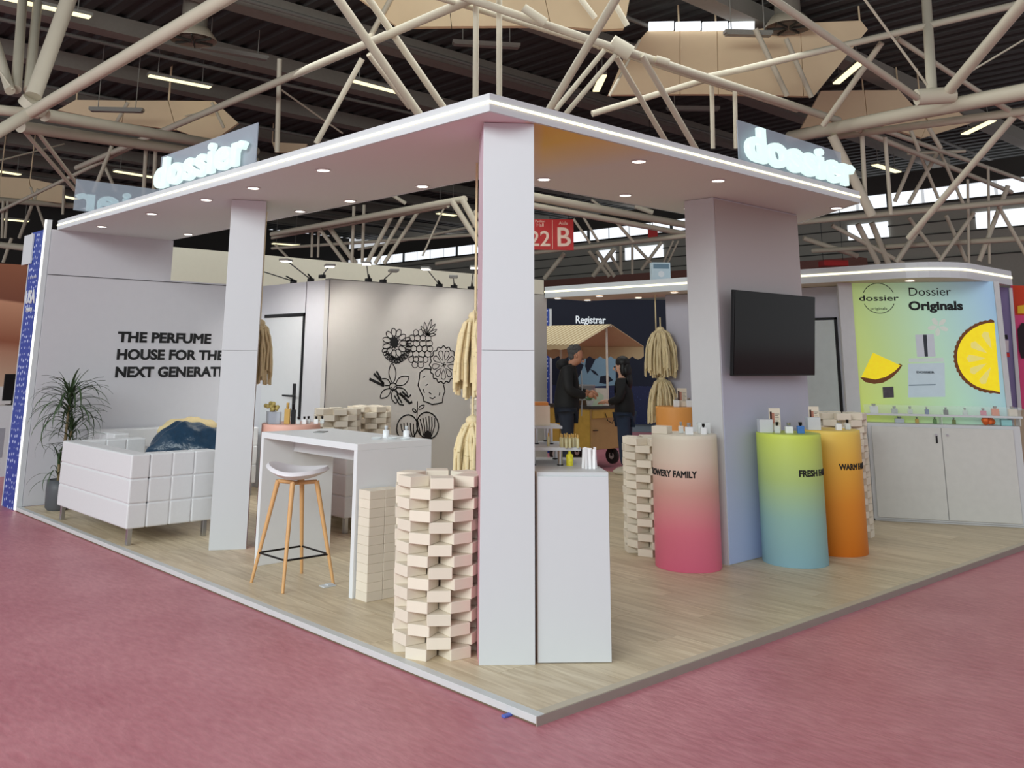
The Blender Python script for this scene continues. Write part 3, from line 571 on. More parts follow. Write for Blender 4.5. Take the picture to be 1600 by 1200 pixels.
# ================================================================== furniture
def sofa(label, w, d, h, loc, rz, seat=True, group=None):
    """tufted cube sofa: local x along its length, y depth (back at y=0), on four steel legs"""
    t = thing('sofa', label, 'sofa', loc, rz); lh = .135; at = .17
    def cushion(name, x0, x1, y0, y1, z0, z1, nx, ny, nz, g=.004):
        # a padded block whose faces are split into puffed squares
        p = thing_part(name, t)
        b = B().bb(x0+.01, x1-.01, y0+.01, y1-.01, z0+.01, z1-.01); b.build('core', LEATH, p)
        fb = B()
        for i in range(nx):
            for j in range(ny):
                for k in range(nz):
                    if 0 < i < nx-1 and 0 < j < ny-1 and 0 < k < nz-1: continue
                    X0, X1 = x0+(x1-x0)*i/nx, x0+(x1-x0)*(i+1)/nx; Y0, Y1 = y0+(y1-y0)*j/ny, y0+(y1-y0)*(j+1)/ny; Z0, Z1 = z0+(z1-z0)*k/nz, z0+(z1-z0)*(k+1)/nz
                    fb.bb(X0+g*.3, X1-g*.3, Y0+g*.3, Y1-g*.3, Z0+g*.3, Z1-g*.3)
        fb.build('padding', LEATH, p, .014, seg=3)
    def thing_part(name, par):
        e = bpy.data.objects.new(name, None); COL.objects.link(e); e.parent = par; return e
    cushion('backrest', 0, w, 0, at, lh, h, 1, 1, 3)
    cushion('armrest', 0, at, at, d, lh, h, 1, 3, 3); cushion('armrest', w-at, w, at, d, lh, h, 1, 3, 3)
    B().bb(at, w-at, at*.9, d, lh, lh+.14).build('base', LEATH, t, .012)
    n = 2 if w > 1.2 else 1
    for k in range(n):
        a, c = at+(w-2*at)*k/n, at+(w-2*at)*(k+1)/n; B().bb(a+.004, c-.004, at+.005, d-.005, lh+.14, lh+.29).build('seat_cushion', LEATH, t, .03, seg=3)
    for a in (.03, w-.07):
        for c in (.03, d-.07): B().bb(a, a+.04, c, c+.04, 0, lh+.01).build('leg', CHROME, t, .004)
    return t
# back toward the aisle: local x runs along -Y world
sofa('white tufted leather sofa with its back to the aisle, left of the pillar', 1.72, .78, .74, (.055, 6.60, Z), -PI/2)
sofa('white tufted leather sofa along the end wall behind the first sofa', 1.7, .74, .76, (2.36, 7.595, Z), PI)
sofa('white tufted leather armchair standing in shade beyond the bar table', .8, .75, .70, (1.78, 4.985, Z), -PI/2)
def jacket():
    b = B(); b.smooth = True; n, k = 44, 24; vs = []
    for j in range(k+1):
        for i in range(n+1):
            u, v = i/n, j/k; x = (u-.5)*.95; prof = math.sin(PI*u)**.55
            y = (v-.5)*.5*(.6+.4*prof); z = (.30*prof*math.sin(PI*v)**.6)*(1+.16*math.sin(u*6+1))+.009*math.sin(u*23+v*15)+.010*math.sin(v*19-u*15+2*math.sin(u*9))+.004*math.sin(u*37-v*29)
            vs.append((x, y, z))
    b.add(vs, [(j*(n+1)+i, j*(n+1)+i+1, (j+1)*(n+1)+i+1, (j+1)*(n+1)+i) for j in range(k) for i in range(n)])
    o = b.build('jacket', mat('navy_blue_nylon', (30, 56, 78), .3, var=.3, scale=22, bump=.9)); m = o.modifiers.new('thick', 'SOLIDIFY'); m.thickness = .012
    return o
j = tag(jacket(), 'shiny dark blue jacket thrown over the sofa arm beside the pillar', 'jacket'); j.location = (1.12, 5.86, .66); j.rotation_euler = (0, 0, -.7); j.scale = (1, 1, 1.05)
def bag():
    b = B(); b.smooth = True; n, k = 18, 8; vs = []
    b.sphere((0, 0, .1), .3, 18, 10, (1.25, .5, .42)); b.v = [(x, y, z+.018*math.sin(x*27+y*11)) for x, y, z in b.v]
    return b
g = thing('tote_bag', 'beige canvas bag lying on the sofa behind the blue jacket', 'bag', (1.56, 7.02, .70), .1)
bag().build('body', mat('beige_canvas', (216, 196, 150), .85, var=.12, scale=25, bump=.3), g)
B().path([(-.3, -.1, .12), (-.22, -.16, .2), (-.05, -.17, .16), (.05, -.15, .1)], .012, 8).build('strap', mat('tan_strap', (130, 96, 60), .7), g)

# potted plant ----------------------------------------------------------
pl = thing('potted_plant', 'tall green dracaena in a dark grey pot beside the end wall', 'plant', (.275, 7.20, Z))
B().lathe([(.10, 0), (.125, .03), (.13, .2), (.125, .3), (.11, .3), (.105, .26)], n=24).build('pot', mat('dark_grey_pot', (86, 88, 92), .5), pl)
B().lathe([(.108, .24), (.108, .27)], n=20).build('soil', mat('soil', (50, 40, 32), .95, bump=.5), pl)
stems = [((0, 0, .26), (.02, .01, 1.1)), ((.02, .03, .26), (.07, .02, .78)), ((-.02, -.01, .26), (-.03, .0, .5))]
for a, c in stems: B().tube(a, c, .018, 8, .012).build('stem', mat('plant_stem', (122, 106, 76), .8, bump=.3), pl)
leafs = []
for kind in range(6):
    b = B(); b.smooth = True; L = .38+.04*kind; droop = .5+.28*kind; pts = []
    for i in range(9):
        tt = i/8; ang = 1.15-droop*tt*1.6; pts.append((0, 0) if i == 0 else (pts[-1][0]+math.cos(ang)*L/8, pts[-1][1]+math.sin(ang)*L/8))
    vs = []
    for i, (r, z) in enumerate(pts):
        wv = .0105*math.sin(PI*min(1, .12+i/8*.88))**.7; vs += [(r, -wv, z), (r, 0, z-.004), (r, wv, z)]
    b.add(vs, [(3*i+k, 3*i+k+1, 3*i+k+4, 3*i+k+3) for i in range(8) for k in range(2)]); leafs.append(b.mesh('leaf', LEAF))
for si, (a, c) in enumerate(stems):
    n = (96, 56, 24)[si]
    for k in range(n):
        o = link('leaf', leafs[min(5, max(0, int(rnd.random()*6)))], pl); h = rnd.random()**1.6
        o.location = (c[0]+rnd.uniform(-.01, .01), c[1]+rnd.uniform(-.01, .01), c[2]-h*.26); o.rotation_euler = (0, rnd.uniform(-.45, .25)+h*.5-.15, rnd.uniform(0, 2*PI)); s = rnd.uniform(.75, 1.12)*(1, .85, .7)[si]; s *= .78 if math.sin(o.rotation_euler.z) > .45 else 1; o.scale = (s, s*1.1, s)

# bar table ---------------------------------------------------------------
TBW = mat('white_table', (226, 228, 230), .35, var=.01)
bt = thing('bar_table', 'white waterfall bar table in front of the box tower', 'table', (.543, 2.25, Z))
TH = .99
B().bb(0, .66, 0, 1.32, TH-.045, TH).build('tabletop', TBW, bt, .002)
B().bb(0, .66, 0, .04, 0, TH-.045).build('side_panel', TBW, bt, .002); B().bb(0, .66, 1.28, 1.32, 0, TH-.045).build('side_panel', TBW, bt, .002)
B().bb(.28, .30, .04, 1.28, TH-.16, TH-.045).build('rail', TBW, bt)
# stool
st = thing('bar_stool', 'white shell bar stool with four oak legs at the bar table', 'stool', (.47, 2.885, Z), 0)
def shell():
    b = B(); b.smooth = True; n, k = 28, 8; vs = []
    for j in range(k+1):
        for i in range(n):
            a = 2*PI*i/n; r = j/k; X = .235*r*math.cos(a); Y = .215*r*math.sin(a); lf = max(0, math.cos(a-2.4))
            vs.append((X, Y, .705+.055*r**2.4+.035*lf**2*r**3+.012*math.cos(2*(a-2.4))*r*r))
    b.add(vs, [(j*n+i, j*n+(i+1) % n, (j+1)*n+(i+1) % n, (j+1)*n+i) for j in range(k) for i in range(n)])
    return b
s_ = shell().build('seat', mat('white_shell', (226, 222, 226), .4), st); m = s_.modifiers.new('thick', 'SOLIDIFY'); m.thickness = .028; m.offset = -1; m = s_.modifiers.new('round', 'BEVEL'); m.width = .016; m.segments = 3
ft = [(-.215, .175), (-.2, -.225), (.205, -.225), (.215, .265)]; ft = [(-.215, .2), (-.205, -.215), (.2, -.22), (.21, .22)]
tp = [(-.1, .1), (-.1, -.1), (.1, -.1), (.1, .1)]
for (fx, fy), (tx, ty) in zip(ft, tp): B().tube((fx, fy, 0), (tx, ty, .695), .011, 10, .018).build('leg', OAK, st)
B().path([(*tp[0], .69), (0, 0, .68), (*tp[2], .69)], .014, 8).path([(*tp[1], .69), (0, 0, .68), (*tp[3], .69)], .014, 8).build('cross_brace', OAK, st)
fr = [(f_[0]+(t_[0]-f_[0])*.28, f_[1]+(t_[1]-f_[1])*.28, .2) for f_, t_ in zip(ft, tp)]
B().path(fr+[fr[0]], .007, 8).build('foot_ring', BLACKG, st)
tag(B().bb(-.05, .05, -.035, .035, 0, .008).bb(-.01, .04, -.02, .02, .008, .016).build('floor_socket', WHITE2, None, .002), 'small white plate on the wood floor beneath the bar stool', 'plate').location = (.611, 2.899-.25, Z)

tag(B().bb(-.03, .03, -.012, .012, 0, .012).build('tape_scrap', mat('blue_tape', (86, 104, 190), .5), None, .004), 'scrap of blue tape stuck to the platform edge near its front corner', 'tape').location = (-.02, .17, 0)
# cartons -------------------------------------------------------------------
BW, BH, BD = .128, .058, .128
cm = B().bb(-BW/2, BW/2, -BD/2, BD/2, 0, BH-.0008).mesh('carton', BOX)
carton = link('carton', cm)
bm_ = carton.modifiers.new('edge', 'BEVEL'); bm_.width = .0022; bm_.segments = 1
first = [True]
def put_box(p, rz, label, group):
    o = carton if first[0] else carton.copy()
    if not first[0]: COL.objects.link(o)
    first[0] = False; o.location = p; o.rotation_euler = (0, 0, rz); tag(o, label, 'box', group)
ORD = ['first', 'second', 'third', 'fourth', 'fifth', 'sixth', 'seventh', 'eighth', 'ninth', 'tenth', 'eleventh', 'twelfth', 'thirteenth', 'fourteenth', 'fifteenth', 'sixteenth', 'seventeenth', 'eighteenth', 'nineteenth']
SIDE = ['facing the aisle', 'first clockwise from the aisle side', 'second clockwise from the aisle side', 'third clockwise from the aisle side', 'fourth clockwise from the aisle side', 'fifth clockwise from the aisle side']
def tower(cx, cy, layers, a0, label, group, R=.243, start=0):
    if start:
        b = B()
        for L in range(start):
            for k in range(6):
                a = a0+(k+.5*(L % 2))*PI/3; r = R-BD/2; b.box((cx+r*math.cos(a), cy+r*math.sin(a), Z+L*BH+BH/2), (BD, BW, BH-.001), a)
        o = b.build('cartons', BOX); o['kind'] = 'stuff'; tag(o, 'hidden lower layers of '+group, 'boxes')
    for L in range(start, layers):
        for k in range(6):
            a = a0+(k+.5*(L % 2))*PI/3+rnd.uniform(-.03, .03); r = R-BD/2+rnd.uniform(-.006, .006)
            put_box((cx+r*math.cos(a), cy+r*math.sin(a), Z+L*BH), a+PI/2+rnd.uniform(-.03, .03), '%s, %s layer, %s' % (label, ORD[L] if not start else ('top', 'second', 'third', 'fourth', 'fifth')[layers-1-L], SIDE[-k % 6]), group)
tower(.297, 1.071, 16, math.radians(234-30), 'carton in front tower', 'cartons in the front tower')
tower(3.38, 1.92, 16, math.radians(200), 'carton in tower behind pink cylinder', 'cartons in the tower behind the pink cylinder')
tower(2.96, 5.5, 18, math.radians(240), 'carton in tower under mural', 'cartons in the tower under the mural', start=14)
tower(2.38, 5.25, 18, math.radians(215), 'carton in tower by storage door', 'cartons in the tower by the door', start=14)
tower(5.43, 1.27, 19, math.radians(220), 'carton in tower behind orange cylinder', 'cartons in the tower behind the orange cylinder', start=15)
tower(4.45, 5.1, 19, math.radians(220), 'carton in tower behind corner pillar', 'cartons in the tower behind the corner pillar', start=16)
for L in range(12):
    for k in range(2): put_box((.625+k*.131, 2.175, Z+L*BH), 0, 'cream carton in the square stack by the bar table, %s layer, %s column' % (ORD[L], ('left', 'right')[k]), 'cartons in the square stack')

# counter beside the corner pillar ---------------------------------------------
u = Vector((.778, -.627, 0))*.402; wdt = u.length; rz = math.atan2(u.y, u.x)
ct = thing('display_counter', 'white counter beside the corner pillar', 'counter', (.528, .512, Z), rz)
B().bb(0, wdt, .018, .8, 0, .965).build('body', WHITE, ct, .002); B().bb(.004, wdt-.004, 0, .018, .004, .945).build('front_panel', WHITE2, ct, .002)
CM = Matrix.Translation((.528, .512, Z+.965))@Matrix.Rotation(rz, 4, 'Z')
def cpt(x, y, z=0): return CM@Vector((x, y, z))
ris = thing('display_riser', 'two-tier white riser with steel legs on the white counter', 'display stand', cpt(0, .2), rz)
B().bb(-.1, .30, .12, .56, .085, .103).build('shelf', WHITE2, ris, .002); B().bb(-.1, .22, .32, .58, .195, .21).build('shelf', WHITE2, ris, .002)
FOOT = mat('black_rubber_foot', (20, 20, 20), .7)
for x, y, z0, z1 in ((.02, .15, 0, .085), (.18, .15, 0, .085), (.02, .5, 0, .085), (.2, .5, 0, .085), (.06, .35, .103, .195), (.15, .35, .103, .195), (.0, .55, .103, .195), (.15, .55, .103, .195)):
    l = B().tube((x, y, z0), (x, y, z1), .014, 12).build('leg', CHROME, ris); B().tube((x, y, z0), (x, y, z0+.006), .018, 12).build('foot', FOOT, l)
gb = thing('gift_box', 'cream and orange box on the upper riser shelf', 'box', cpt(.09, .62, .21), rz)
B().bb(-.06, .06, -.05, .05, 0, .12).build('body', mat('cream_box', (232, 218, 196), .6), gb, .002); B().bb(-.063, -.05, -.053, .053, 0, .125).bb(-.062, .05, -.052, .052, .12, .14).build('lid', mat('orange_lid', (226, 150, 76), .5), gb, .002)
pc = thing('blotter_stack', 'upright white paper blotters standing on the counter front', 'paper', cpt(.325, .2), rz)
for k in range(11):
    o = B().bb(-.008, .008, -.0012, .0012, 0, .105+.012*rnd.random()).build('strip', mat('white_paper', (238, 236, 236), .8), pc); o.location = (-.035+.0075*k, .02*math.sin(k*2.2), 0); o.rotation_euler = (rnd.uniform(-.1, .1), rnd.uniform(-.1, .1), rnd.uniform(-.5, .5))
# small vials on the middle shelf
vial = thing('perfume_vial', 'slim gold-capped vial on the lower riser shelf', 'vial', cpt(.12, .42, .103), 0, 'vials on the lower riser shelf')
B().lathe([(.008, 0), (.0085, .05), (.004, .055)], n=10).build('glass_body', mat('pale_yellow_glass', (214, 206, 160), .15, alpha=.8), vial); B().lathe([(.0045, .055), (.0045, .075)], n=10).build('cap', GOLD, vial)
for k in range(1, 14): dup(vial, cpt(.19+.022*(k % 5)+rnd.uniform(-.003, .003), .3+.045*(k//5)+.2*(k % 3 == 0)*.2, .103))
yb = thing('yellow_vial', 'bright yellow patterned vial under the riser shelf', 'vial', cpt(.235, .34, 0))
B().lathe([(.02, 0), (.022, .06), (.008, .07), (.008, .085)], n=14).build('body', mat('yellow_pattern', (226, 206, 50), .4, var=.5, scale=60), yb)

# product cylinders ---------------------------------------------------------
def cyl_text(par, s, R, ang0, z, size, width):
    me = text_data(s, size, extrude=.0006, bold=.0028); xs = [v.co.x for v in me.vertices]; k = width/(max(xs)-min(xs)); x0 = min(xs)
    for v in me.vertices:
        a = ang0+(v.co.x-x0)*k/R; r = R+.001+v.co.z; v.co = (r*math.cos(a), r*math.sin(a), z+v.co.y)
    me.materials.clear(); me.materials.append(BLACK); link('lettering', me, par)
def plinth(x, y, R, h, stops, s, ang, label, tw, tz=.73):
    t = thing('display_cylinder', label, 'display stand', (x, y, Z))
    B().lathe([(R-.004, 0), (R, .004), (R, h-.03)], n=64).build('body', ramp_mat('gradient_'+label[:12], stops, lo=0, hi=h), t)
    B().lathe([(R-.001, h-.03), (R-.001, h-.003), (R-.004, h)], n=64).build('top', mat('plinth_top_'+label[:6], stops[-1][1], .5), t)
    if s: cyl_text(t, s, R, math.radians(ang), tz, .066, tw)
    return t
pA = plinth(3.13, 1.40, .256, 1.0, [(0, (240, 118, 152)), (.28, (234, 124, 146)), (.58, (214, 160, 150)), (.8, (222, 200, 184)), (1, (224, 214, 196))], 'FLOWERY FAMILY', 133, 'pink display cylinder lettered Flowery Family left of the television', .46, .69)
pB = plinth(3.93, .94, .255, 1.0, [(0, (146, 190, 206)), (.35, (150, 190, 182)), (.65, (176, 200, 124)), (1, (204, 220, 92))], 'FRESH FAMILY', 225, 'green and blue display cylinder lettered Fresh Family under the television', .40, .685)
pC = plinth(4.60, .93, .25, 1.0, [(0, (214, 116, 24)), (.4, (226, 140, 44)), (.7, (232, 172, 66)), (1, (236, 200, 92))], 'WARM FAMILY', 221, 'orange display cylinder lettered Warm Family', .38, .69)
pD = plinth(1.16, 4.15, .255, 1.0, [(0, (214, 120, 120)), (.8, (222, 170, 150)), (1, (226, 176, 160))], None, 0, 'salmon pink display cylinder behind the bar table', 0)
pE = plinth(6.38, 3.84, .25, 1.02, [(0, (214, 116, 24)), (1, (232, 160, 84))], None, 0, 'small orange display cylinder against the lavender wall', 0)

# bottles ---------------------------------------------------------------------
def bottle(label, loc, w=.05, h=.055, kind='square', body=GLASS, cap=BLACKG, rz=0, group=None, ch=.03):
    t = thing('perfume_bottle', label, 'bottle', loc, rz, group)
    if kind == 'square': B().bb(-w/2, w/2, -w/3, w/3, 0, h).build('glass_body', body, t, .005); B().bb(-w*.42, w*.42, -w*.27, w*.27, .006, h*.6).build('liquid', mat('clear_liquid', (214, 220, 220), .1), t)
    else: B().lathe([(w/2, 0), (w/2, h*.9), (w*.3, h)], n=16).build('glass_body', body, t)
    if ch: B().lathe([(w*.16, h), (w*.16, h+.006), (w*.26, h+.006), (w*.26, h+ch)], n=14).build('cap', cap, t)
    return t
def standee(label, loc, rz, w=.09, h=.15):
    t = thing('card_stand', label, 'sign', loc, rz)
    B().bb(-w/2, w/2, 0, .004, 0, h).build('card', mat('cream_card', (226, 214, 196), .7), t); B().bb(-w/2, w/2, 0, .05, 0, .006).build('base', GLASS, t)
    B().bb(-w*.42, -w*.02, -.0015, 0, h*.35, h*.8).build('portrait', mat('portrait_skin', (176, 118, 100), .7), t)
    B().bb(-w*.42, -w*.25, -.002, -.0005, h*.35, h*.85).build('portrait_hair', mat('portrait_hair', (62, 36, 32), .7), t)
    lb = B()
    for k in range(7): lb.bb(w*.04, w*(.42-.06*(k % 3)), -.0015, 0, h*(.32+.07*k), h*(.34+.07*k))
    lb.build('small_print', mat('grey_print', (96, 90, 86), .7), t); return t
TP = Z+1.0
CR = math.atan2(.66, .75)-PI/2*0
face = math.atan2(FW.y, FW.x)-PI/2
WHB = mat('white_glass', (232, 234, 236), .2); BLU = mat('blue_label', (70, 120, 190), .4)
bottle('square clear bottle with silver label on the pink cylinder, middle one', (3.06, 1.30, TP), .06, .06, rz=face, body=WHB, cap=CHROME)
bottle('small square bottle with dark cap on the pink cylinder', (3.17, 1.24, TP), .045, .055, rz=face, body=WHB)
bottle('small bottle standing behind the others on the pink cylinder', (3.12, 1.42, TP), .04, .06, rz=face, body=GLASS, cap=CHROME)
o = thing('acrylic_block', 'clear acrylic block at the back right of the pink cylinder', 'block', (3.26, 1.30, TP), face); B().bb(-.05, .05, -.03, .03, 0, .085).build('block', GLASS, o, .003)
put_box((3.0, 1.52, TP), .3, 'cream carton lying on the pink cylinder', 'carton on the pink cylinder')
standee('cream card with a portrait standing on the green cylinder', (3.94, 1.06, TP), face, .095, .19)
standee('cream card with a portrait standing on the orange cylinder', (4.52, 1.02, TP), face, .09, .19)
standee('small portrait card on the far orange cylinder by the lavender wall', (6.38, 3.75, Z+1.02), face, .12, .22)
o = thing('acrylic_block', 'white block at the back left of the green cylinder', 'block', (3.80, 1.07, TP), face); B().bb(-.055, .055, -.04, .04, 0, .105).build('block', WHITE2, o, .003)
o = thing('acrylic_block', 'white block at the back left of the orange cylinder', 'block', (4.42, .98, TP), face); B().bb(-.055, .055, -.04, .04, 0, .105).build('block', WHITE2, o, .003)
bottle('clear square bottle in front of the card on the green cylinder', (3.88, .90, TP), .06, .055, rz=face, body=WHB, cap=CHROME)
bottle('small clear bottle at the left front of the green cylinder', (3.80, .96, TP), .045, .06, rz=face, body=GLASS)
bb_ = bottle('square bottle with a blue label on the green cylinder', (3.94, .83, TP), .055, .06, rz=face, body=BLU)
bottle('clear bottle on the front of the orange cylinder', (4.56, .82, TP), .05, .055, rz=face, body=WHB, cap=CHROME)
bottle('small bottle at the right of the orange cylinder top', (4.68, .80, TP), .045, .055, rz=face, body=GLASS)
for k, (x, y) in enumerate(((6.3, 3.78), (6.42, 3.68))): bottle(('left' if k == 0 else 'right')+' clear bottle on the far orange cylinder', (x, y, Z+1.02), .07, .08, rz=face, body=WHB, cap=CHROME)
# on the salmon cylinder
bottle('tall amber bottle with twin gold caps on the salmon cylinder', (1.08, 4.09, TP), .05, .13, body=GOLD, cap=GOLD, rz=face, ch=.05)
bottle('tall black bottle beside the amber one on the salmon cylinder', (1.125, 4.065, TP), .04, .12, body=BLACKG, cap=BLACKG, rz=face, ch=.05)
for k, nm in enumerate(('leftmost', 'second from left', 'third from left', 'fourth', 'rightmost')):
    bottle('small square clear bottle on the salmon cylinder, %s of the front row' % nm, (1.14+.052*k, 4.005-.014*k+.03*(k == 2), TP), .038, .04, rz=face, body=WHB if k % 2 else GLASS, ch=.025)
o = thing('acrylic_block', 'frosted block at the left of the salmon cylinder top', 'block', (1.01, 4.14, TP), face); B().bb(-.07, .03, -.03, .03, 0, .1).build('block', ACRYL, o, .003)
o = thing('dried_flower_bunch', 'small bunch of dried yellow flowers on the salmon cylinder', 'flowers', (1.02, 4.26, TP))
for k in range(14): B().sphere((rnd.uniform(-.05, .05), rnd.uniform(-.05, .05), .12+rnd.uniform(-.02, .05)), .018, 8, 6).build('bloom', mat('dried_yellow', (196, 178, 110), .9, var=.2), o)
B().lathe([(.04, 0), (.045, .1)], n=14).build('cup', ACRYL, o)
# on the bar table
for k, (x, y) in enumerate(((1.03, 2.58), (1.13, 2.46))): bottle('white pear-shaped bottle on the bar table, %s one' % ('left' if k == 0 else 'right'), (x, y, Z+TH), .05, .055, kind='round', body=WHB, cap=WHITE2)
for k, (x, y, nm) in enumerate(((.90, 2.52, 'nearest the stool'), (1.0, 2.46, 'middle'), (1.06, 2.38, 'nearest the table end'))):
    o = thing('glass_tray', 'small clear glass dish on the bar table, %s' % nm, 'dish', (x, y, Z+TH)); B().lathe([(.035, 0), (.045, .012), (.042, .012), (.034, .004)], n=18).build('dish', GLASS, o)
tag(B().box((.90, 3.27, Z+TH+.003), (.12, .08, .005), .6).build('leaflet', mat('grey_leaflet', (120, 122, 120), .6), None), 'thin dark leaflet lying at the far end of the bar table', 'leaflet')

# television ---------------------------------------------------------------
tv = thing('television', 'black flat television tilted on the partition', 'television', (4.06, 1.09, 1.845))
ry = .075
B().bb(-.63, .63, -.02, .012, -.35, .35).build('housing', BLACKG, tv, .004)
B().bb(-.62, .62, -.0225, -.0195, -.338, .34).build('screen', mat('dark_screen', (16, 14, 12), .12, var=.0, spec=.22), tv)
B().bb(-.2, .2, .01, .09, -.15, .15).build('bracket', BLACKG, tv)
tv.rotation_euler = (.075, 0, -.03)

# product cabinet and lightbox -----------------------------------------------
A0 = Vector((6.365, 1.431, 0)); A1 = Vector((7.092, .288, 0)); uu = (A1-A0).normalized(); nb = Vector((uu.y, -uu.x, 0)); nb = nb if nb.dot(CAM-A0) > 0 else -nb
cabw = 1.42
cab = thing('cabinet', 'white two-door base cabinet under the bright product panel', 'cabinet', (A0.x, A0.y, Z), math.atan2(uu.y, uu.x))
h = .96
B().bb(0, cabw, .02, .245, .02, h).bb(0.01, cabw-.01, .04, .24, 0, .02).build('body', WHITE, cab, .002)
dw = .655
for k in range(2):
    x0 = .035+k*(dw+.006); d = B().bb(x0, x0+dw, .0, .02, .04, h-.03).build('door', mat('cabinet_white', (204, 203, 198), .4), cab, .003)
    kx = x0+dw-.05 if k == 0 else x0+.05
    B().tube((kx, 0, .86), (kx, -.012, .86), .012, 12).build('lock', CHROME, d)
    if k == 0: B().bb(kx-.006, kx+.010, -.014, -.010, .78, .852).build('key', BLACKG, d)
# chamfer end strip on the left
B().bb(-.10, -.001, .045, .215, 0, h).build('side_panel', WHITE, cab, .002)
pan = thing('light_panel', 'bright yellow-green and blue product lightbox above the cabinet', 'sign', (A0.x, A0.y, 0)-Vector((nb.x, nb.y, 0))*.25 if False else Vector((A0.x, A0.y, 0))-nb*.25, math.atan2(uu.y, uu.x))
PO = pan.location.copy()
def pp(x, y):
    P = atpl(x, y, PO+nb*.003, nb)-PO; return Vector((P.dot(uu), 0, P.z))
LB = ramp_mat('lightbox_print', [(0, (196, 208, 104)), (.25, (180, 204, 130)), (.6, (172, 208, 182)), (1, (152, 186, 214))], vec=(.75, 0, .22), lo=.2, hi=1.5, es=.26, rough=.5)
B().bb(-.03, 1.37, .0, .05, Z+.96, 2.461).build('graphic', LB, pan)
FRM = mat('pale_grey_frame', (196, 196, 198), .5)
B().bb(-.17, -.03, -.03, .12, Z, 2.461).build('frame', FRM, pan); B().bb(1.37, 1.42, -.03, .08, Z+.96, 2.461).build('frame', FRM, pan)
def flat(name, px, m, lift): B().prism([pp(*q)+Vector((0, -lift, 0)) for q in px], (0, .001, 0)).build(name, m, pan)
def pell(cx, cy, rx, ry, a0=0, a1=2*PI, n=40): return [(cx+rx*math.cos(a0+(a1-a0)*i/(n-1)), cy+ry*math.sin(a0+(a1-a0)*i/(n-1))) for i in range(n)]
PIN = mat('pineapple_yellow', (246, 222, 24), .5, var=.14, scale=20, emit=(246, 216, 10), es=.3); RIND = mat('pineapple_rind', (118, 66, 24), .6, var=.3, scale=50); PINL = mat('pineapple_pale', (250, 236, 130), .5, emit=(250, 236, 130), es=.12)
flat('pineapple_rind', [(1553.5, 501)]+[(1554-(63+1.6*(k % 2))*math.cos(a), 557-(57+1.4*(k % 2))*math.sin(a)) for k, a in enumerate([PI*.49-PI*.98*i/46 for i in range(47)])]+[(1563, 616)], RIND, .001)
flat('pineapple_slice', [(1553.8, 504)]+[(1554-58.5*math.cos(a), 557-53*math.sin(a)) for a in [PI*.48-PI*.96*i/40 for i in range(41)]]+[(1562.7, 613)], PIN, .003)
for a in (1.15, .55, 0, -.5, -1.05):
    c, s = math.cos(a), math.sin(a); flat('pineapple_segment', [(1556-(r*c-v*s), 560-(r*s+v*c)) for r, v in ((16, 0), (28, 3.5), (42, 6), (46, 0), (42, -6), (28, -3.5))], PINL, .005)
flat('pineapple_rind', [(1344, 590), (1352, 597), (1366, 600), (1380, 598), (1394, 590), (1404, 580), (1410, 571), (1406, 568), (1395, 574), (1370, 588)], RIND, .001)
flat('pineapple_wedge', [(1364, 551), (1407, 571), (1398, 580), (1384, 589), (1368, 593), (1346, 589)], PIN, .003)
SIL = mat('bottle_silver', (206, 212, 222), .35); flat('bottle_cap', [(1430, 523), (1459, 522), (1462, 557), (1433, 558)], SIL, .001); flat('cap_stripe', [(1442, 523), (1448, 523), (1450, 557), (1445, 557)], mat('cap_dark', (40, 46, 56), .4), .002)
flat('bottle_neck', [(1420, 560), (1474, 559), (1475, 565), (1420, 566)], mat('pale_print', (214, 228, 224), .5), .001)
flat('bottle_body', [(1419, 568), (1476, 567), (1477, 620), (1419, 621)], mat('bottle_pale_blue', (206, 224, 234), .4), .001)
flat('bottle_label_line', [(1420, 601), (1462, 600), (1462, 602), (1420, 603)], mat('label_grey', (130, 150, 164), .5), .002)
for a in range(5): c = 2*PI*a/5+.4; flat('white_flower', [(1466+(u*math.cos(c)-v*math.sin(c)), 510+(u*math.sin(c)+v*math.cos(c))*.9) for u, v in ((1, 0), (8, 4), (15, 3), (17, 0), (15, -3), (8, -4))], mat('white_petal', (226, 236, 226), .5), .001)
flat('photo_inset', [(1379, 605), (1396, 604), (1397, 621), (1380, 622)], mat('inset_photo', (70, 62, 70), .5, var=.6, scale=30), .001)
def ptxt(s, px, w_px, size, bold=0, m=BLACK, lift=.002):
    a = pp(*px); b_ = pp(px[0]+w_px, px[1]); o = text('lettering', s, size, (a.x, -lift, a.z), (1, 0, 0), (0, 0, 1), m, pan, width=abs(b_.x-a.x), bold=bold)
ptxt('Dossier', (1419, 462), 66, .125); ptxt('Originals', (1420, 484), 85, .125, .005); ptxt('dossier', (1342, 470), 62, .085, .001)
ptxt('originals', (1360, 484), 26, .04); ptxt('DOSSIER', (1432, 583), 28, .03, .001, mat('label_dark', (60, 70, 80), .5), .003)
for k, (x, y) in enumerate(((1520, 0),)): pass
cb = B()
c0 = pp(1373, 466); R_ = (pp(1398, 466).x-pp(1348, 466).x)/2
for a0, a1 in ((PI*.12, PI*.88), (PI*1.12, PI*1.88)):
    ribbon(cb, [(c0.x+R_*math.cos(a), -.001, c0.z+R_*math.sin(a)) for a in [a0+(a1-a0)*i/30 for i in range(31)]], .007, (0, -1, 0))
cb.build('logo_ring', BLACK, pan)
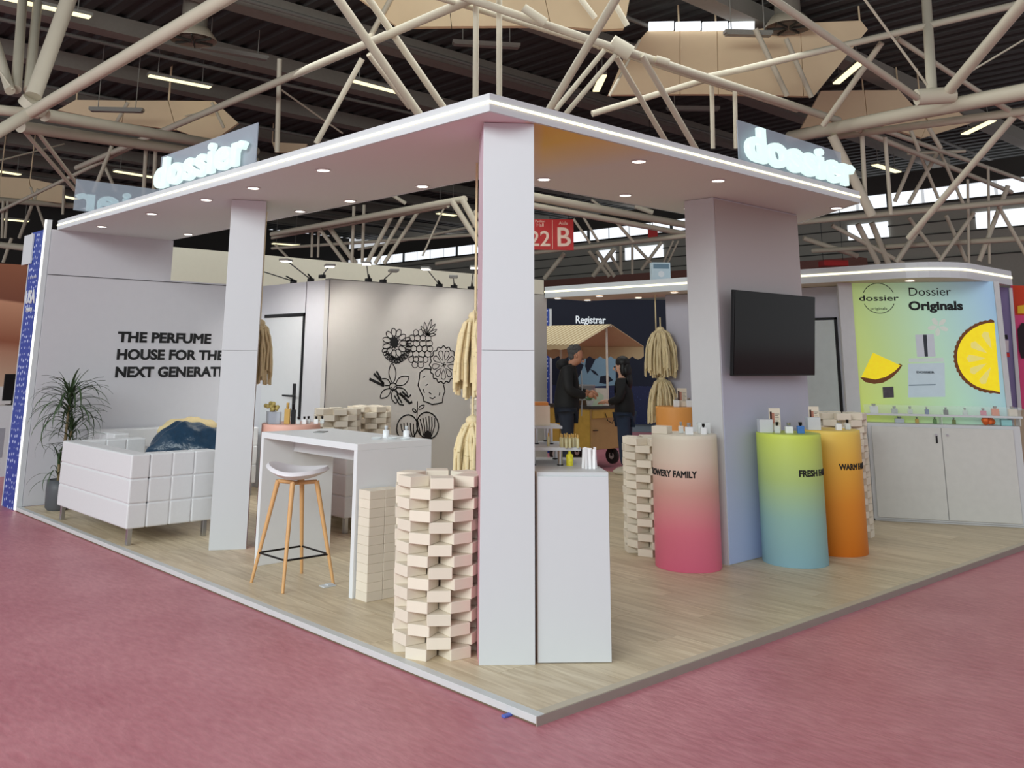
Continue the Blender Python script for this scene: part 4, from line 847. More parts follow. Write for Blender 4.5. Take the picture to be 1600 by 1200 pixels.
# acrylic shelf and the small bottles
sh = thing('acrylic_shelf', 'clear acrylic shelf with a white front lip across the bright panel', 'shelf', (A0.x, A0.y, 0)-Vector((0, 0, 0)) if False else Vector((A0.x, A0.y, 0)), math.atan2(uu.y, uu.x))
SZ = Z+.96+.085
B().bb(-.02, 1.45, .05, .215, SZ, SZ+.008).build('shelf_board', GLASS, sh); B().bb(-.02, 1.46, .045, .05, SZ-.008, SZ+.012).build('lip', WHITE2, sh); B().bb(-.02, 1.45, .046, .05, SZ+.012, SZ+.10).build('front_glass', mat('thin_clear_glass', (230, 240, 236), .05, var=0, alpha=.18), sh)
for x in (-.01, .72, 1.44): B().bb(x-.004, x+.004, .06, .21, Z+.96, SZ).build('support', GLASS, sh)
CMX = Matrix.Translation((A0.x, A0.y, 0))@Matrix.Rotation(math.atan2(uu.y, uu.x), 4, 'Z')
items = [(.09, WHB, .08, 'wide white bottle at the left end'), (.29, mat('mirror_bottle', (170, 176, 178), .2), .06, 'silver faceted bottle second from left'), (.44, GLASS, .05, 'clear bottle third from left'), (.60, mat('blue_glass', (50, 84, 150), .2), .04, 'blue bottle'), (.78, BLACKG, .045, 'black square bottle'), (.96, GLASS, .045, 'clear round bottle right of the black one'), (1.13, mat('pink_glass', (220, 90, 130), .3), .055, 'pink bottle'), (1.24, mat('orange_toy', (232, 110, 50), .5), .07, 'orange bottle'), (1.40, mat('peach_box', (226, 208, 188), .5), .08, 'peach box-shaped bottle at the right end')]
for x, m_, wv, nm in items: bottle(nm+' on the acrylic shelf', CMX@Vector((x, .15, SZ+.008)), wv, .05 if wv < .07 else .07, body=m_, rz=math.atan2(uu.y, uu.x), cap=CHROME, ch=.025)
for x, m_, wv, nm in [(.33, mat('silver_bottle', (186, 192, 198), .2), .09, 'silver bottle'), (.50, GOLD, .035, 'small amber bottle'), (.67, mat('green_glass', (104, 140, 90), .3), .035, 'small green bottle'), (.85, mat('olive_glass', (120, 130, 80), .3), .035, 'small olive bottle')]:
    bottle(nm+' on the cabinet top below the acrylic shelf', CMX@Vector((x, .16, Z+h)), wv, .045, body=m_, rz=math.atan2(uu.y, uu.x), cap=CHROME, ch=.02)
of = thing('orange_fruit_display', 'orange fruit cluster display on the cabinet top', 'ornament', CMX@Vector((1.17, .17, Z+h)))
for k in range(9): B().sphere((rnd.uniform(-.09, .09), rnd.uniform(-.03, .03), .03+rnd.uniform(0, .03)), .03, 12, 8).build('fruit', MATS['orange_toy'], of)
bottle('pale teal box-shaped bottle at the right of the cabinet top', CMX@Vector((1.33, .15, Z+h)), .1, .06, body=mat('teal_box', (150, 200, 200), .4), rz=math.atan2(uu.y, uu.x), ch=0)

o = thing('printed_box', 'pale blue printed box standing on the low canopy left of the television wall', 'box', (6.42, 4.05, Q1), -.7)
B().bb(-.12, .12, -.06, .06, 0, .22).build('body', mat('pale_blue_box', (176, 192, 200), .5), o, .003); B().tube((0, -.064, .07), (0, -.06, .07), .04, 16).build('round_print', WHITE2, o); B().bb(-.1, .1, -.062, -.06, .14, .2).build('print_band', mat('slate_print', (96, 120, 136), .5), o)
# neighbours at the right edge ----------------------------------------------------
def board(name, label, cat, D, quad, m, th=.04):
    P = [atD(x, y, D) for x, y in quad]; o = P[0]; t = thing(name, label, cat, o); fh = Vector((FW.x, FW.y, 0)).normalized()
    B().prism([p-o for p in P], fh*th).build('panel', m, t); return t, o
def onb(t, o, name, D, quad, m, th=.002):
    P = [atD(x, y, D-.001) for x, y in quad]; fh = Vector((FW.x, FW.y, 0)).normalized(); B().prism([p-o for p in P], -fh*th).build(name, m, t)
t, o = board('product_poster', 'violet product poster right of the bright lightbox', 'poster', 10.3, [(1553, 448), (1580, 450), (1594, 641), (1560, 640)], mat('violet_print', (128, 118, 160), .5))
for q, c in (([(1560, 523), (1574, 523), (1575, 530), (1561, 530)], (30, 30, 34)), ([(1561, 532), (1576, 532), (1576, 550), (1562, 550)], (214, 204, 208)), ([(1563, 551), (1577, 551), (1578, 558), (1564, 558)], (206, 60, 56)), ([(1562, 585), (1572, 585), (1574, 625), (1564, 625)], (196, 196, 206)), ([(1565, 600), (1571, 600), (1572, 606), (1566, 606)], (34, 30, 36))):
    onb(t, o, 'printed_pack', 10.3, q, mat('pack_%d' % c[0], c, .5))
onb(t, o, 'frame', 10.29, [(1576, 450), (1581, 450), (1596, 641), (1590, 641)], WHITE2, .01)
t, o = board('product_poster', 'red and pink poster at the right picture edge', 'poster', 10.7, [(1582, 446), (1660, 448), (1660, 660), (1598, 650)], mat('pink_poster', (222, 78, 130), .5))
onb(t, o, 'red_field', 10.7, [(1582, 446), (1660, 448), (1660, 494), (1586, 492)], mat('red_field', (206, 66, 34), .5)); onb(t, o, 'yellow_field', 10.69, [(1590, 478), (1640, 470), (1640, 490), (1590, 490)], mat('yellow_field', (236, 190, 50), .5))
onb(t, o, 'dark_shape', 10.69, [(1590, 515), (1596, 505), (1640, 505), (1640, 560), (1596, 560), (1592, 545)], mat('dark_shape', (36, 28, 34), .5))
tag(board('side_cabinet', 'beige side wall of the neighbouring unit at the right edge', 'cabinet', 10.5, [(1570, 640), (1660, 640), (1660, 790), (1592, 745)], mat('beige_side', (186, 172, 146), .6), .15)[0], 'beige side wall of the neighbouring unit at the right edge', 'cabinet')

# left neighbours -----------------------------------------------------------------
bc = thing('blue_column', 'blue star-patterned column lettered USA at the left end of the stand', 'column', (-.002, 7.70, 0))
def stars(name='blue_star_print', c0=(190, 200, 235), c1=(34, 62, 152)):
    m = bpy.data.materials.new(name); m.use_nodes = True; nt = m.node_tree; b = nt.nodes['Principled BSDF']; tc = nt.nodes.new('ShaderNodeTexCoord')
    vo = nt.nodes.new('ShaderNodeTexVoronoi'); vo.inputs['Scale'].default_value = 15; vo.inputs['Randomness'].default_value = .35; nt.links.new(tc.outputs['Object'], vo.inputs['Vector'])
    cr = nt.nodes.new('ShaderNodeValToRGB'); e = cr.color_ramp.elements; e[0].position = .19; e[0].color = (*lin(c0), 1); e[1].position = .3; e[1].color = (*lin(c1), 1)
    nt.links.new(vo.outputs['Distance'], cr.inputs[0]); nt.links.new(cr.outputs[0], b.inputs['Base Color']); b.inputs['Roughness'].default_value = .5; return m
STAR = stars()
B().bb(0, .12, .0, .40, .0, 2.98).build('panel', STAR, bc); B().bb(-.004, .1, .4, .42, 0, 2.98).build('edge', WHITE2, bc)
text('lettering', 'USA', .21, (-.004, .37, 2.17), (0, -1, 0), (0, 0, 1), WHITE2, bc, width=.32, bold=.006)
text('lettering', 'PAVILION', .06, (-.004, .31, 2.08), (0, -1, 0), (0, 0, 1), WHITE2, bc, width=.2, bold=.002); text('lettering', '* * * * *', .08, (-.004, .36, 2.42), (0, -1, 0), (0, 0, 1), WHITE2, bc, width=.28)
B().bb(-.02, -.004, .30, .62, 2.62, 2.96).build('white_card', WHITE2, bc)
def skin_poster():
    m = ramp_mat('brown_photo', [(0, (196, 168, 146)), (.3, (176, 128, 104)), (.38, (146, 86, 62)), (.7, (196, 142, 112)), (.72, (122, 70, 50)), (1, (140, 84, 58))], lo=0, hi=1.95, vec=(.1, .35, 1)); return m
t = thing('photo_wall', 'large brown skin-toned photo wall of the stand beyond the blue column', 'poster', (.9, 13.2, 1.1))
B().bb(-3, .75, 0, .1, 0, 1.95).build('print', skin_poster(), t); B().bb(-3, .75, .0, .1, -1.1, 0).build('base', mat('grey_base', (206, 204, 204), .6), t)
t = thing('info_counter', 'white counter with grey line drawings at the left picture edge', 'counter', atz(2, 745, 0)); c_ = t.location
B().bb(-.7, .28, .0, .5, 0, .92).build('body', WHITE2, t); 
for k in range(5): B().bb(-.6+.16*k, -.5+.16*k, -.004, 0, .25+.1*(k % 3), .55+.08*(k % 2)).build('line_drawing', mat('grey_line', (150, 152, 160), .6), t)
t = thing('monitor', 'black monitor on the white counter at the left picture edge', 'monitor', c_+Vector((.12, .2, .92))); B().bb(-.16, .14, 0, .03, .06, .42).build('screen', BLACKG, t, .005); B().bb(-.04, .04, .01, .02, 0, .07).bb(-.1, .1, -.05, .08, 0, .01).build('stand', BLACKG, t)

# background stands ---------------------------------------------------------------
struct(B().bb(4, 30, 46, 46.2, 0, 9).build('wall_back', mat('dark_back_wall', (66, 64, 62), .8)))
struct(B().bb(2.0, 10.45, 10, 10.15, 0, 3.19).build('wall_neighbour', CREAM))
# arm spotlights on top of the mural wall
SPOTS = [((2.2, 7.2), (1.827, 6.6, 2.66)), ((2.62, 6.05), (2.33, 5.45, 2.60)), ((3.28, 6.05), (2.80, 5.42, 2.66)), ((3.50, 6.05), (3.17, 5.4, 2.60)), ((4.40, 6.05), (3.65, 5.4, 2.66)), ((4.65, 6.05), (4.08, 5.4, 2.59)), ((4.95, 6.05), (4.42, 5.4, 2.73)), ((2.75, 6.5), (2.1, 6.0, 2.68))]
names = ['first', 'second', 'third', 'fourth', 'fifth', 'sixth', 'seventh', 'eighth']
HEADM = mat('lamp_head_grey', (150, 150, 146), .4)
for k, ((bx, by), hd) in enumerate(SPOTS):
    bz = 2.512 if by < 6.2 else 2.5
    bx, by = (2.75, 6.9) if k == 0 else (bx, by)
    t = thing('arm_spotlight', 'slim arm spotlight on the wall top, %s counted from the left' % names[[0, 2, 3, 4, 5, 6, 7, 1][k]], 'lamp', (bx, by, bz)); d = Vector(hd)-Vector((bx, by, bz))
    B().box((0, 0, .02), (.05, .08, .04)).prism([(0, -.03, .03), (.02, .03, .03), (d.x*.16, d.y*.16, .03+d.z*.3)], (.012, 0, .012)).build('clamp', BLACKG, t)
    B().tube((0, 0, .03), d, .007, 8).build('arm', BLACKG, t)
    hp = B().box(tuple(d), (.16, .11, .025), math.atan2(d.y, d.x)).build('lamp_head', HEADM, t, .006)
    B().box((d.x, d.y, d.z-.016), (.13, .09, .008), math.atan2(d.y, d.x)).build('lens', LAMP if k not in (3, 5) else HEADM, t)
    if k not in (3, 5):
        l = bpy.data.lights.new('spot', 'SPOT'); l.energy = 34; l.spot_size = 1.9; l.spot_blend = .9; l.shadow_soft_size = .06; l.color = (1, .97, .9)
        lo = bpy.data.objects.new('spot', l); COL.objects.link(lo); lo.parent = t; lo.location = (d.x, d.y, d.z-.03)
        tgt = Vector((bx, 6.0, 1.5)) if by < 6.2 else Vector((2.7, by, 1.4))
        lo.rotation_euler = (tgt-Vector((bx+d.x, by+d.y, bz+d.z-.03))).to_track_quat('-Z', 'Y').to_euler()

# registration area
RC = Vector((15.6, 12.6, 0)); ru = Vector((.707, -.707, 0)); rn = Vector((-.707, -.707, 0))
rg = thing('wall_registration', 'dark navy registration backdrop with a pale world map', 'wall', RC); rg['kind'] = 'structure'; rg.rotation_euler = (0, 0, -PI/4)
B().bb(-1.9, 2.6, 0, .1, 0, 3.15).build('panel', NAVY, rg)
B().bb(-1.9, 2.6, -.01, 0, 0, .95).build('star_skirt', stars('navy_star_print', (60, 76, 140), (24, 34, 82)), rg)
def rp(x, y): P = atpl(x, y, RC, rn)-RC; return Vector((P.dot(ru), -.012, P.z))
MAP = mat('pale_blue_map', (150, 184, 206), .6)
B().prism([rp(*q) for q in ((888, 552), (898, 549), (912, 556), (930, 549), (962, 550), (962, 602), (920, 604), (898, 598), (890, 580))], (0, .01, 0)).build('map_sea', MAP, rg)
for q in (((898, 552), (908, 556), (905, 566), (912, 570), (906, 586), (900, 596), (898, 576)), ((916, 560), (926, 552), (932, 558), (924, 574), (918, 584), (914, 572)), ((921, 576), (930, 580), (936, 588), (928, 584)), ((938, 588), (950, 586), (958, 594), (946, 600), (936, 598)), ((930, 553), (938, 556), (934, 560))):
    B().prism([rp(*p)+Vector((0, -.006, 0)) for p in q], (0, .006, 0)).build('map_land', NAVY, rg)
a = rp(899, 505); text('lettering', 'Registrar', .27, (a.x, -.012, a.z), (1, 0, 0), (0, 0, 1), mat('white_lettering', (240, 244, 246), .5, emit=(235, 245, 250), es=.5), rg, width=.78, bold=.006)
for px in (930, 966):
    b_ = rp(px, 470); l = bpy.data.lights.new('spot', 'SPOT'); l.energy = 60; l.spot_size = 1.0; l.spot_blend = .8; l.color = (.85, .95, 1); lo = bpy.data.objects.new('spot', l); COL.objects.link(lo); lo.parent = rg; lo.location = (b_.x, -.5, b_.z+.45); lo.rotation_euler = (-.35+0.0, 0, 0)
o = thing('blue_column', 'blue star-patterned column behind the food cart', 'column', (8.9, 8.55, 0), -PI/4); B().bb(-.13, .13, 0, .1, 0, 2.5).build('panel', STAR, o); B().bb(.13, .17, -.01, .1, 0, 2.5).build('edge', WHITE2, o)
tag(B().bb(-2.3, 3.5, -2.5, 0, .002, .012).build('floor_mat', mat('grey_blue_floor', (122, 128, 136), .7), None), 'grey-blue floor mat in front of the registration backdrop', 'mat'); bpy.data.objects['floor_mat'].location = RC; bpy.data.objects['floor_mat'].rotation_euler = (0, 0, -PI/4)

# food cart with awning ---------------------------------------------------------
kx, ky = 7.66, 6.34
fc = thing('food_cart', 'wooden food cart under a striped cream awning behind the stand', 'cart', (kx, ky, Z))
CW = mat('yellow_wood', (204, 166, 74), .55, var=.22, scale=9); CW2 = mat('tan_wood', (186, 150, 96), .55, var=.1, scale=9)
B().bb(0, .72, 0, .95, .24, .84).build('body', CW2, fc, .01)
for k in range(3): B().bb(-.012, 0, .02+.31*k, .31+.31*k, .26, .82).build('side_board', CW, fc, .004)
B().bb(.02, .70, -.012, 0, .70, .82).build('front_rail', CW, fc, .004); B().bb(.04, .14, -.02, 0, .52, .53).build('latch', BLACKG, fc)
B().bb(-.03, .76, -.03, .98, .84, .88).build('worktop', mat('dark_worktop', (58, 52, 46), .5), fc, .005)
B().path([(.3, -.02, .78), (.34, -.04, .66), (.44, -.04, .62), (.5, -.03, .68)], .006, 6).build('cable', BLACKG, fc)
for x, y in ((.1, .12), (.62, .12), (.1, .83), (.62, .83)):
    w_ = B().tube((x-.02, y, .12), (x+.02, y, .12), .12, 18).build('wheel', mat('dark_tyre', (40, 36, 34), .7), fc); B().tube((x-.025, y, .12), (x+.025, y, .12), .05, 12).build('hub', CHROME, w_); B().bb(x-.03, x+.03, y-.02, y+.02, .12, .26).build('fork', BLACKG, fc)
PO_ = mat('white_pole', (220, 212, 200), .5)
ax0, ax1, ay0, ay1, ez, rz_ = -.42, 1.16, -.12, 1.25, 1.78, 2.10; mxx = (ax0+ax1)/2
B().tube((mxx, -.02, .88), (mxx, -.02, rz_-.02), .018, 8).build('pole', PO_, fc); B().tube((mxx, .95, .88), (mxx, .95, rz_-.02), .018, 8).build('pole', PO_, fc); B().tube((mxx, ay0, rz_-.02), (mxx, ay1, rz_-.02), .014, 8).build('ridge_pole', PO_, fc)
def stripe():
    m = bpy.data.materials.new('striped_canvas'); m.use_nodes = True; nt = m.node_tree; b = nt.nodes['Principled BSDF']; tc = nt.nodes.new('ShaderNodeTexCoord'); wv = nt.nodes.new('ShaderNodeTexWave'); wv.bands_direction = 'Y'; wv.inputs['Scale'].default_value = 3.6
    nt.links.new(tc.outputs['Object'], wv.inputs['Vector']); cr = nt.nodes.new('ShaderNodeValToRGB'); cr.color_ramp.elements[0].position = .45; cr.color_ramp.elements[1].position = .55
    cr.color_ramp.elements[0].color = (*lin((186, 160, 118)), 1); cr.color_ramp.elements[1].color = (*lin((230, 216, 182)), 1); nt.links.new(wv.outputs[0], cr.inputs[0]); nt.links.new(cr.outputs[0], b.inputs['Base Color']); b.inputs['Roughness'].default_value = .85; return m
CANV = stripe(); PLC = mat('plain_canvas', (206, 184, 146), .85)
B().hexa((ax0, ay0, ez), (mxx-ax0, 0, rz_-ez), (0, ay1-ay0, 0), (.0, 0, .012)).build('awning_slope', CANV, fc); B().hexa((mxx, ay0, rz_), (ax1-mxx, 0, ez-rz_), (0, ay1-ay0, 0), (0, 0, .012)).build('awning_slope', PLC, fc)
def valance(p, q, dp):
    b = B(); n = 12; p, q = Vector(p), Vector(q); vs = []
    for i in range(n*2+1): tt = i/(n*2); c = p+(q-p)*tt; vs += [c, c-Vector((0, 0, dp*(.75+.25*abs(math.sin(n/2*PI*tt)))))]
    b.add(vs, [(2*i, 2*i+1, 2*i+3, 2*i+2) for i in range(n*2)]); o = b.build('valance', PLC, fc); m = o.modifiers.new('thick', 'SOLIDIFY'); m.thickness = .008
valance((ax1, ay0, ez), (ax1, ay1, ez), .2); valance((ax0, ay1, ez), (ax0, ay0, ez), .07); valance((ax0, ay1, ez), (ax1, ay1, ez), .2)
# things on the cart
o = thing('plant_pot', 'leafy green sprig with white flowers on the food cart', 'plant', (kx+.12, ky+.12, Z+.88)); B().lathe([(.05, 0), (.06, .08)], n=14).build('pot', mat('white_pot', (214, 216, 214), .5), o)
for k in range(16):
    b = B().prism([(0, 0, 0), (.05, .022, 0), (.1, 0, .0), (.05, -.022, 0)], (0, 0, .003)).build('leaf', mat('sprig_green', (110, 150, 100), .6, rand=.3) if k % 3 else mat('pale_bloom', (206, 222, 214), .6), o); b.location = (0, 0, .08); b.rotation_euler = (rnd.uniform(-.4, .4), rnd.uniform(-1.3, -.1), rnd.uniform(0, 6.28))
o = thing('paper_bag', 'upright white paper bag on the food cart', 'bag', (kx+.3, ky+.05, Z+.88), -.6); B().prism([(-.09, -.05, 0), (.09, -.05, 0), (.09, .05, 0), (-.09, .05, 0)], (0, 0, .26)).build('body', mat('kraft_white', (222, 216, 204), .8), o, .006)
o = thing('menu_board', 'leaning pale board beside the paper bag on the food cart', 'board', (kx+.18, ky+.03, Z+.88), -.5); B().hexa((-.09, 0, 0), (.18, 0, 0), (0, .012, 0), (.04, .03, .2)).build('board', mat('pale_green_card', (190, 206, 180), .6), o)
o = thing('tray', 'brown wooden tray at the back of the food cart', 'tray', (kx+.3, ky+.45, Z+.88)); B().bb(-.25, .25, -.12, .12, 0, .02).bb(-.25, .25, -.12, -.105, .02, .07).bb(-.25, .25, .105, .12, .02, .07).build('tray', mat('brown_tray', (120, 88, 56), .6), o)
o = thing('storage_tub', 'white round tub at the back of the food cart', 'tub', (kx+.45, ky+.5, Z+.90)); B().lathe([(.13, 0), (.15, .26), (.155, .26), (.155, .28)], n=20).build('tub', WHITE2, o)

# tassels of cotton rope -------------------------------------------------------------
def tassel(label, p, L, R, n=46, seed=1, cord=.12):
    r_ = random.Random(seed); t = thing('rope_tassel', label, 'tassel', p)
    B().sphere((0, 0, -.03), .045, 12, 8, (1.1, 1.1, .8)).build('knot', ROPE, t); B().tube((0, 0, 0), (0, 0, cord), .008, 8).build('hanging_cord', ROPE, t)
    for k in range(n):
        a = r_.uniform(0, 2*PI); s = r_.uniform(.1, 1)**.6; l = L*r_.uniform(.8, 1.05); pts = []
        for i in range(6):
            q = i/5; rr = R*s*(.25+.75*min(1, q*1.6)**.7)*min(1, q*5)*(.88+.12*q); pts.append((rr*math.cos(a)+.006*math.sin(i*2+k), rr*math.sin(a)+.006*math.cos(i*3+k), -.02-l*q**1.15+.03*s*math.sin(PI*q)))
        B().path(pts, .013, 6).build('strand', ROPE, t)
    return t
tassel('cream rope tassel behind the left pillar', (1.10, 4.70, 1.95), .55, .13, 80, 3, 1.03)
tassel('upper cream rope tassel at the left edge of the corner pillar', (1.02, 1.58, 1.93), .54, .14, 90, 4, 1.05)
tassel('lower cream rope tassel at the left edge of the corner pillar', (.97, 1.54, 1.24), .5, .13, 90, 5, .7)
tassel('upper cream rope tassel by the lavender wall beside the cart', (6.68, 4.27, 2.04), .6, .21, 130, 6)
tassel('lower cream rope tassel by the lavender wall beside the cart', (6.68, 4.27, 1.41), .55, .2, 130, 7, .6)
tag(B().tube((0, 0, 0), (0, 0, 1.2), .008, 8).build('tassel_cord', ROPE, None), 'thin cord holding the two tassels by the lavender wall', 'cord').location = (6.68, 4.34, 1.26)

# ================================================================== people
def skin(name, joints, edges, m, parent=None, sub=2, root=0):
    me = bpy.data.meshes.new(name); me.from_pydata([j[0] for j in joints], edges, []); o = bpy.data.objects.new(name, me); COL.objects.link(o)
    md = o.modifiers.new('skin', 'SKIN'); md.use_smooth_shade = True
    for k, j in enumerate(joints):
        r = j[1]; me.skin_vertices[0].data[k].radius = (r, r) if not isinstance(r, tuple) else r
    me.skin_vertices[0].data[root].use_root = True
    if sub: s = o.modifiers.new('sub', 'SUBSURF'); s.levels = s.render_levels = sub
    bpy.context.view_layer.update()
    nm = bpy.data.meshes.new_from_object(o.evaluated_get(bpy.context.evaluated_depsgraph_get())); bpy.data.objects.remove(o)
    for p in nm.polygons: p.use_smooth = True
    nm.materials.clear(); nm.materials.append(m); return nm
def join_into(me, b):
    """append the solids collected in b to mesh me"""
    bm = bmesh.new(); bm.from_mesh(me); tmp = b.mesh('tmp', me.materials[0]); bm.from_mesh(tmp); bm.to_mesh(me); bm.free(); bpy.data.meshes.remove(tmp); return me
def hand(b, wrist, d, up, s=1.0, curl=.5, side=1):
    """palm plus four fingers and a thumb; d pointing direction, up back of hand"""
    wrist, d, up = Vector(wrist), Vector(d).normalized(), Vector(up).normalized(); sd = d.cross(up).normalized()*side; up = sd.cross(d).normalized()*side
    b.sphere(wrist+d*.045*s, .042*s, 10, 8, (1.05, .95, .8))
    for k, (off, l) in enumerate(((-.030, .070), (-.010, .08), (.011, .075), (.030, .058))):
        p = wrist+d*.075*s+sd*off*s; c = .35*curl; pts = [p]
        for i in range(3): ang = c*(i+1); pts.append(pts[-1]+(d*math.cos(ang)-up*math.sin(ang))*l*s/3)
        b.path(pts, 0, 8, [.0095*s, .009*s, .008*s, .0065*s])
    p = wrist+d*.025*s-sd*.035*s; b.path([p, p+(d*.7-sd*.6)*.035*s, p+(d*.95-sd*.55-up*.3)*.06*s, p+(d*1.2-sd*.3-up*.4)*.075*s], 0, 8, [.012*s, .011*s, .0095*s, .007*s])
SKIN_A = mat('tan_skin', (186, 132, 104), .55, var=.05); SKIN_B = mat('fair_skin', (220, 172, 146), .55, var=.04)
def head(b, c, f, r, up=(0, 0, 1)):
    """face features on a head centred at c looking along f"""
    c, f, up = Vector(c), Vector(f).normalized(), Vector(up); up = (up-f*up.dot(f)).normalized(); s = f.cross(up)
    b.path([c+f*r*.95+up*r*.12, c+f*r*1.22-up*r*.22, c+f*r*.98-up*r*.3], 0, 8, [.008, .016, .011])
    for k in (-1, 1): b.sphere(c+s*k*r*.86-f*r*.05-up*r*.05, .026, 8, 6, (.6, .6, 1.2))
    b.tube(c+f*r*.92-up*r*.55-s*.024, c+f*r*.92-up*r*.55+s*.024, .007, 8)
    return c, f, up, s
def eyes(par, c, f, up, s, r):
    b = B()
    for k in (-1, 1): b.sphere(c+f*r*.9+s*k*.032+up*r*.1, .011, 8, 6)
    b.build('eyes', mat('dark_eye', (34, 26, 22), .3), par)
def person(label, loc, rz, joints, trousers, torso, hairb, skin_m, jm, tm, hm, shoe_m, hd, hands, extra=None):
    J, Eg = joints; me = skin('person', J, Eg, skin_m)
    b = B(); b.smooth = True; f = head(b, *hd); [hand(b, *h) for h in hands]; join_into(me, b)
    o = link('person', me); o.location = loc; o.rotation_euler = (0, 0, rz); tag(o, label, 'person')
    eyes(o, *f, hd[2])
    link('jacket', skin('jacket', *torso, jm), o); link('trousers', skin('trousers', *trousers, tm), o)
    hairb.build('hair', hm, o)
    return o
# man: faces local +X, head bent over his hands
BLKC = mat('black_padded_cloth', (22, 22, 24), .7, var=.3, scale=12); NVJ = mat('dark_navy_trousers', (34, 40, 54), .8, var=.15); DNM = mat('dark_denim', (40, 52, 74), .8, var=.15); GRH = mat('dark_grey_hair', (84, 82, 82), .8, var=.4, scale=60); BLH = mat('black_hair', (16, 15, 17), .5, var=.3, scale=50)
# skeleton: 0 pelvis 1 belly 2 chest 3 neck base 4 neck 5 chin 6 skull 7 crown ; 8 shR 9 elR 10 wrR 11 shL 12 elL 13 wrL ; 14 hipR 15 kneeR 16 ankR 17 toeR 18..21 left
mj = [((0, 0, .96), .13), ((.0, 0, 1.12), .125), ((.02, 0, 1.33), .14), ((.05, 0, 1.48), .075), ((.09, 0, 1.53), .06), ((.165, 0, 1.555), .072), ((.155, 0, 1.65), .094), ((.13, 0, 1.715), .068),
      ((.03, -.17, 1.42), .045), ((.06, -.27, 1.15), .036), ((.30, -.16, 1.10), .033), ((.03, .17, 1.42), .045), ((.06, .27, 1.15), .036), ((.31, .12, 1.13), .033),
      ((0, -.1, .88), .085), ((.02, -.11, .5), .062), ((-.02, -.12, .09), .042), ((.14, -.14, .04), .035), ((0, .1, .88), .085), ((.0, .12, .5), .062), ((-.04, .13, .09), .042), ((.12, .15, .04), .035)]
me_ = [(0, 1), (1, 2), (2, 3), (3, 4), (4, 5), (5, 6), (6, 7), (2, 8), (8, 9), (9, 10), (2, 11), (11, 12), (12, 13), (0, 14), (14, 15), (15, 16), (16, 17), (0, 18), (18, 19), (19, 20), (20, 21)]
mt = ([((0, 0, .80), .20), ((0, 0, .98), .19), ((.01, 0, 1.16), .185), ((.02, 0, 1.34), .175), ((.03, 0, 1.46), .105), ((.0, 0, 1.50), .1), ((.02, -.19, 1.42), .095), ((.05, -.29, 1.16), .08), ((.23, -.2, 1.10), .06), ((.27, -.18, 1.10), .05), ((.02, .19, 1.42), .095), ((.05, .29, 1.16), .08), ((.23, .16, 1.12), .06), ((.28, .14, 1.13), .05)],
      [(0, 1), (1, 2), (2, 3), (3, 4), (4, 5), (3, 6), (6, 7), (7, 8), (8, 9), (3, 10), (10, 11), (11, 12), (12, 13)])
mtr = ([((0, 0, .94), .155), ((0, -.1, .84), .11), ((.02, -.11, .5), .085), ((-.02, -.12, .12), .075), ((0, .1, .84), .11), ((.0, .12, .5), .085), ((-.04, .13, .12), .075)], [(0, 1), (1, 2), (2, 3), (0, 4), (4, 5), (5, 6)])
hf = Vector((.82, 0, -.57)).normalized(); hb = B(); hb.smooth = True
hb.sphere((.112, 0, 1.69), .098, 16, 10, (1.0, .95, .85)); hb.sphere((.085, 0, 1.635), .072, 12, 8, (.8, 1, 1.1))
for k in range(60):
    a = rnd.uniform(0, 6.28); e = rnd.uniform(.1, 1.2); hb.sphere((.11+.086*math.cos(a)*math.cos(e), .085*math.sin(a)*math.cos(e), 1.695+.07*math.sin(e)), rnd.uniform(.014, .028), 6, 5)
man = person('grey-haired person in a black hooded jacket bending over the food cart', (6.38, 5.66, Z), math.radians(-52), (mj, me_), mtr, mt, hb, SKIN_A, BLKC, NVJ, GRH, None, ((.155, 0, 1.62), hf, .094), [((.30, -.16, 1.10), (.8, .5, 0), (0, 0, 1), 1.0, 1.2, 1), ((.31, .12, 1.13), (.8, -.4, 0), (0, 0, 1), 1.0, 1.2, -1)])
b = B(); b.smooth = True; b.sphere((-.05, 0, 1.50), .13, 14, 8, (.75, 1.1, .6)); b.build('hood', BLKC, man)
b = B().path([(.205, 0, 1.42), (.215, 0, 1.1), (.2, 0, .82)], .008, 6); b.build('zip', mat('silver_zip', (170, 172, 176), .4), man)
SHO = mat('pale_trainer', (206, 196, 176), .7); SHD = mat('dark_shoe', (40, 36, 34), .6)
def shoe(par, x, y, a, m):
    b = B(); b.smooth = True; b.sphere((0, 0, .045), .05, 12, 8, (2.5, .95, .9)); b.v = [(p[0]+.05, p[1], max(.0, p[2])) for p in b.v]; o = b.build('shoe', m, par); o.location = (x, y, 0); o.rotation_euler = (0, 0, a)
shoe(man, .01, -.125, -.1, SHD); shoe(man, -.01, .135, .1, SHD)
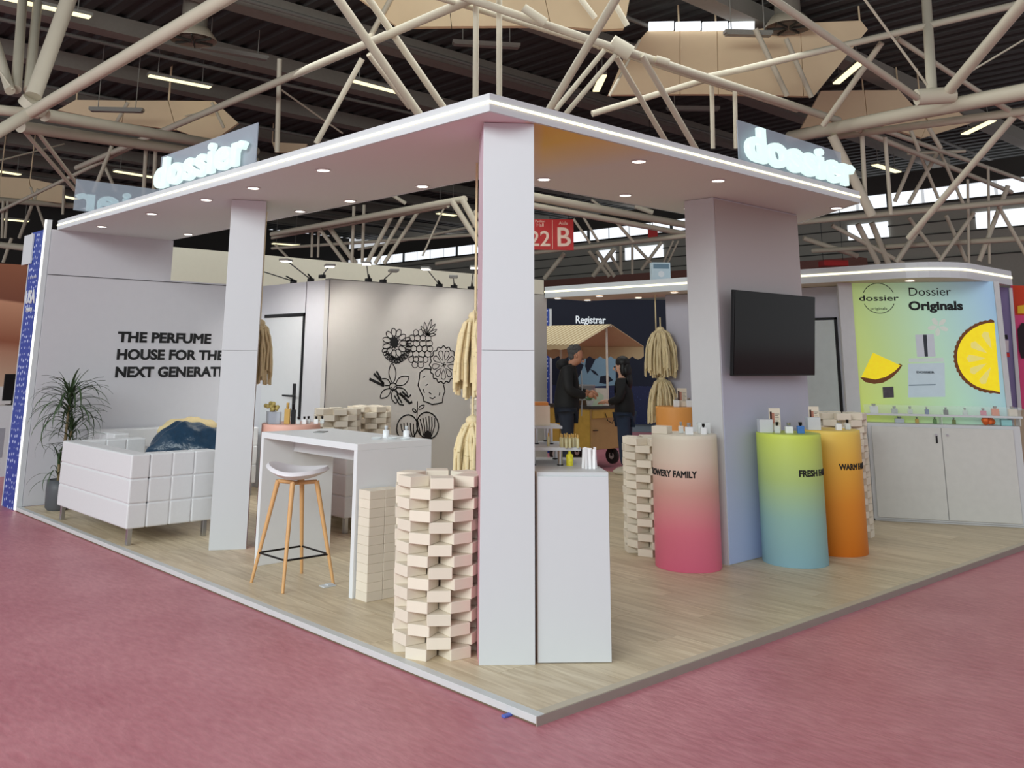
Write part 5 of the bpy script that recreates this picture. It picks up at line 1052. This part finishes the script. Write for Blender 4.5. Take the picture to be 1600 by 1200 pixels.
# woman: faces local +X, hands forward at waist height
wj = [((0, 0, .86), .10), ((0, 0, 1.0), .105), ((.01, 0, 1.19), .115), ((.02, 0, 1.32), .06), ((.03, 0, 1.39), .048), ((.06, 0, 1.43), .06), ((.045, 0, 1.51), .088), ((.02, 0, 1.565), .06),
      ((.01, -.165, 1.27), .05), ((.03, -.21, 1.02), .04), ((.25, -.13, .98), .028), ((.01, .165, 1.27), .05), ((.03, .21, 1.02), .04), ((.25, .12, .98), .028),
      ((0, -.09, .8), .065), ((.01, -.1, .45), .055), ((-.02, -.1, .08), .038), ((.1, -.11, .035), .03), ((0, .09, .8), .065), ((.0, .1, .45), .055), ((-.03, .1, .08), .038), ((.09, .11, .035), .03)]
wt = ([((0, 0, .74), .165), ((0, 0, .88), .16), ((0, 0, 1.03), .15), ((.01, 0, 1.2), .145), ((.015, 0, 1.31), .085), ((.01, -.16, 1.26), .08), ((.02, -.225, 1.03), .068), ((.2, -.15, .98), .05), ((.01, .16, 1.26), .08), ((.02, .225, 1.03), .068), ((.2, .14, .98), .05)],
      [(0, 1), (1, 2), (2, 3), (3, 4), (3, 5), (5, 6), (6, 7), (3, 8), (8, 9), (9, 10)])
wtr = ([((0, 0, .84), .14), ((0, -.09, .76), .105), ((.01, -.1, .45), .092), ((-.02, -.1, .1), .088), ((0, .09, .76), .105), ((.0, .1, .45), .092), ((-.03, .1, .1), .088)], [(0, 1), (1, 2), (2, 3), (0, 4), (4, 5), (5, 6)])
hb = B(); hb.smooth = True; hb.sphere((.015, 0, 1.535), .104, 16, 10, (1.0, .95, .92)); hb.sphere((-.045, 0, 1.42), .09, 14, 10, (.75, 1.15, 1.35)); hb.sphere((-.07, 0, 1.28), .085, 14, 10, (.6, 1.2, 1.5))
for k in (-1, 1): hb.sphere((.0, k*.082, 1.44), .035, 10, 8, (1.1, .6, 2.6))
wom = person('long-haired person in a black jacket and dark jeans beside the food cart', (7.40, 5.48, Z), math.radians(118), (wj, me_), wtr, wt, hb, SKIN_B, BLKC, DNM, BLH, None, ((.05, 0, 1.48), Vector((.97, 0, -.22)), .088), [((.25, -.13, .98), (.9, .3, 0), (0, 0, 1), .9, .8, 1), ((.25, .12, .98), (.9, -.3, 0), (0, 0, 1), .9, .8, -1)])
shoe(wom, .0, -.105, -.1, SHO); shoe(wom, -.01, .105, .1, SHO)
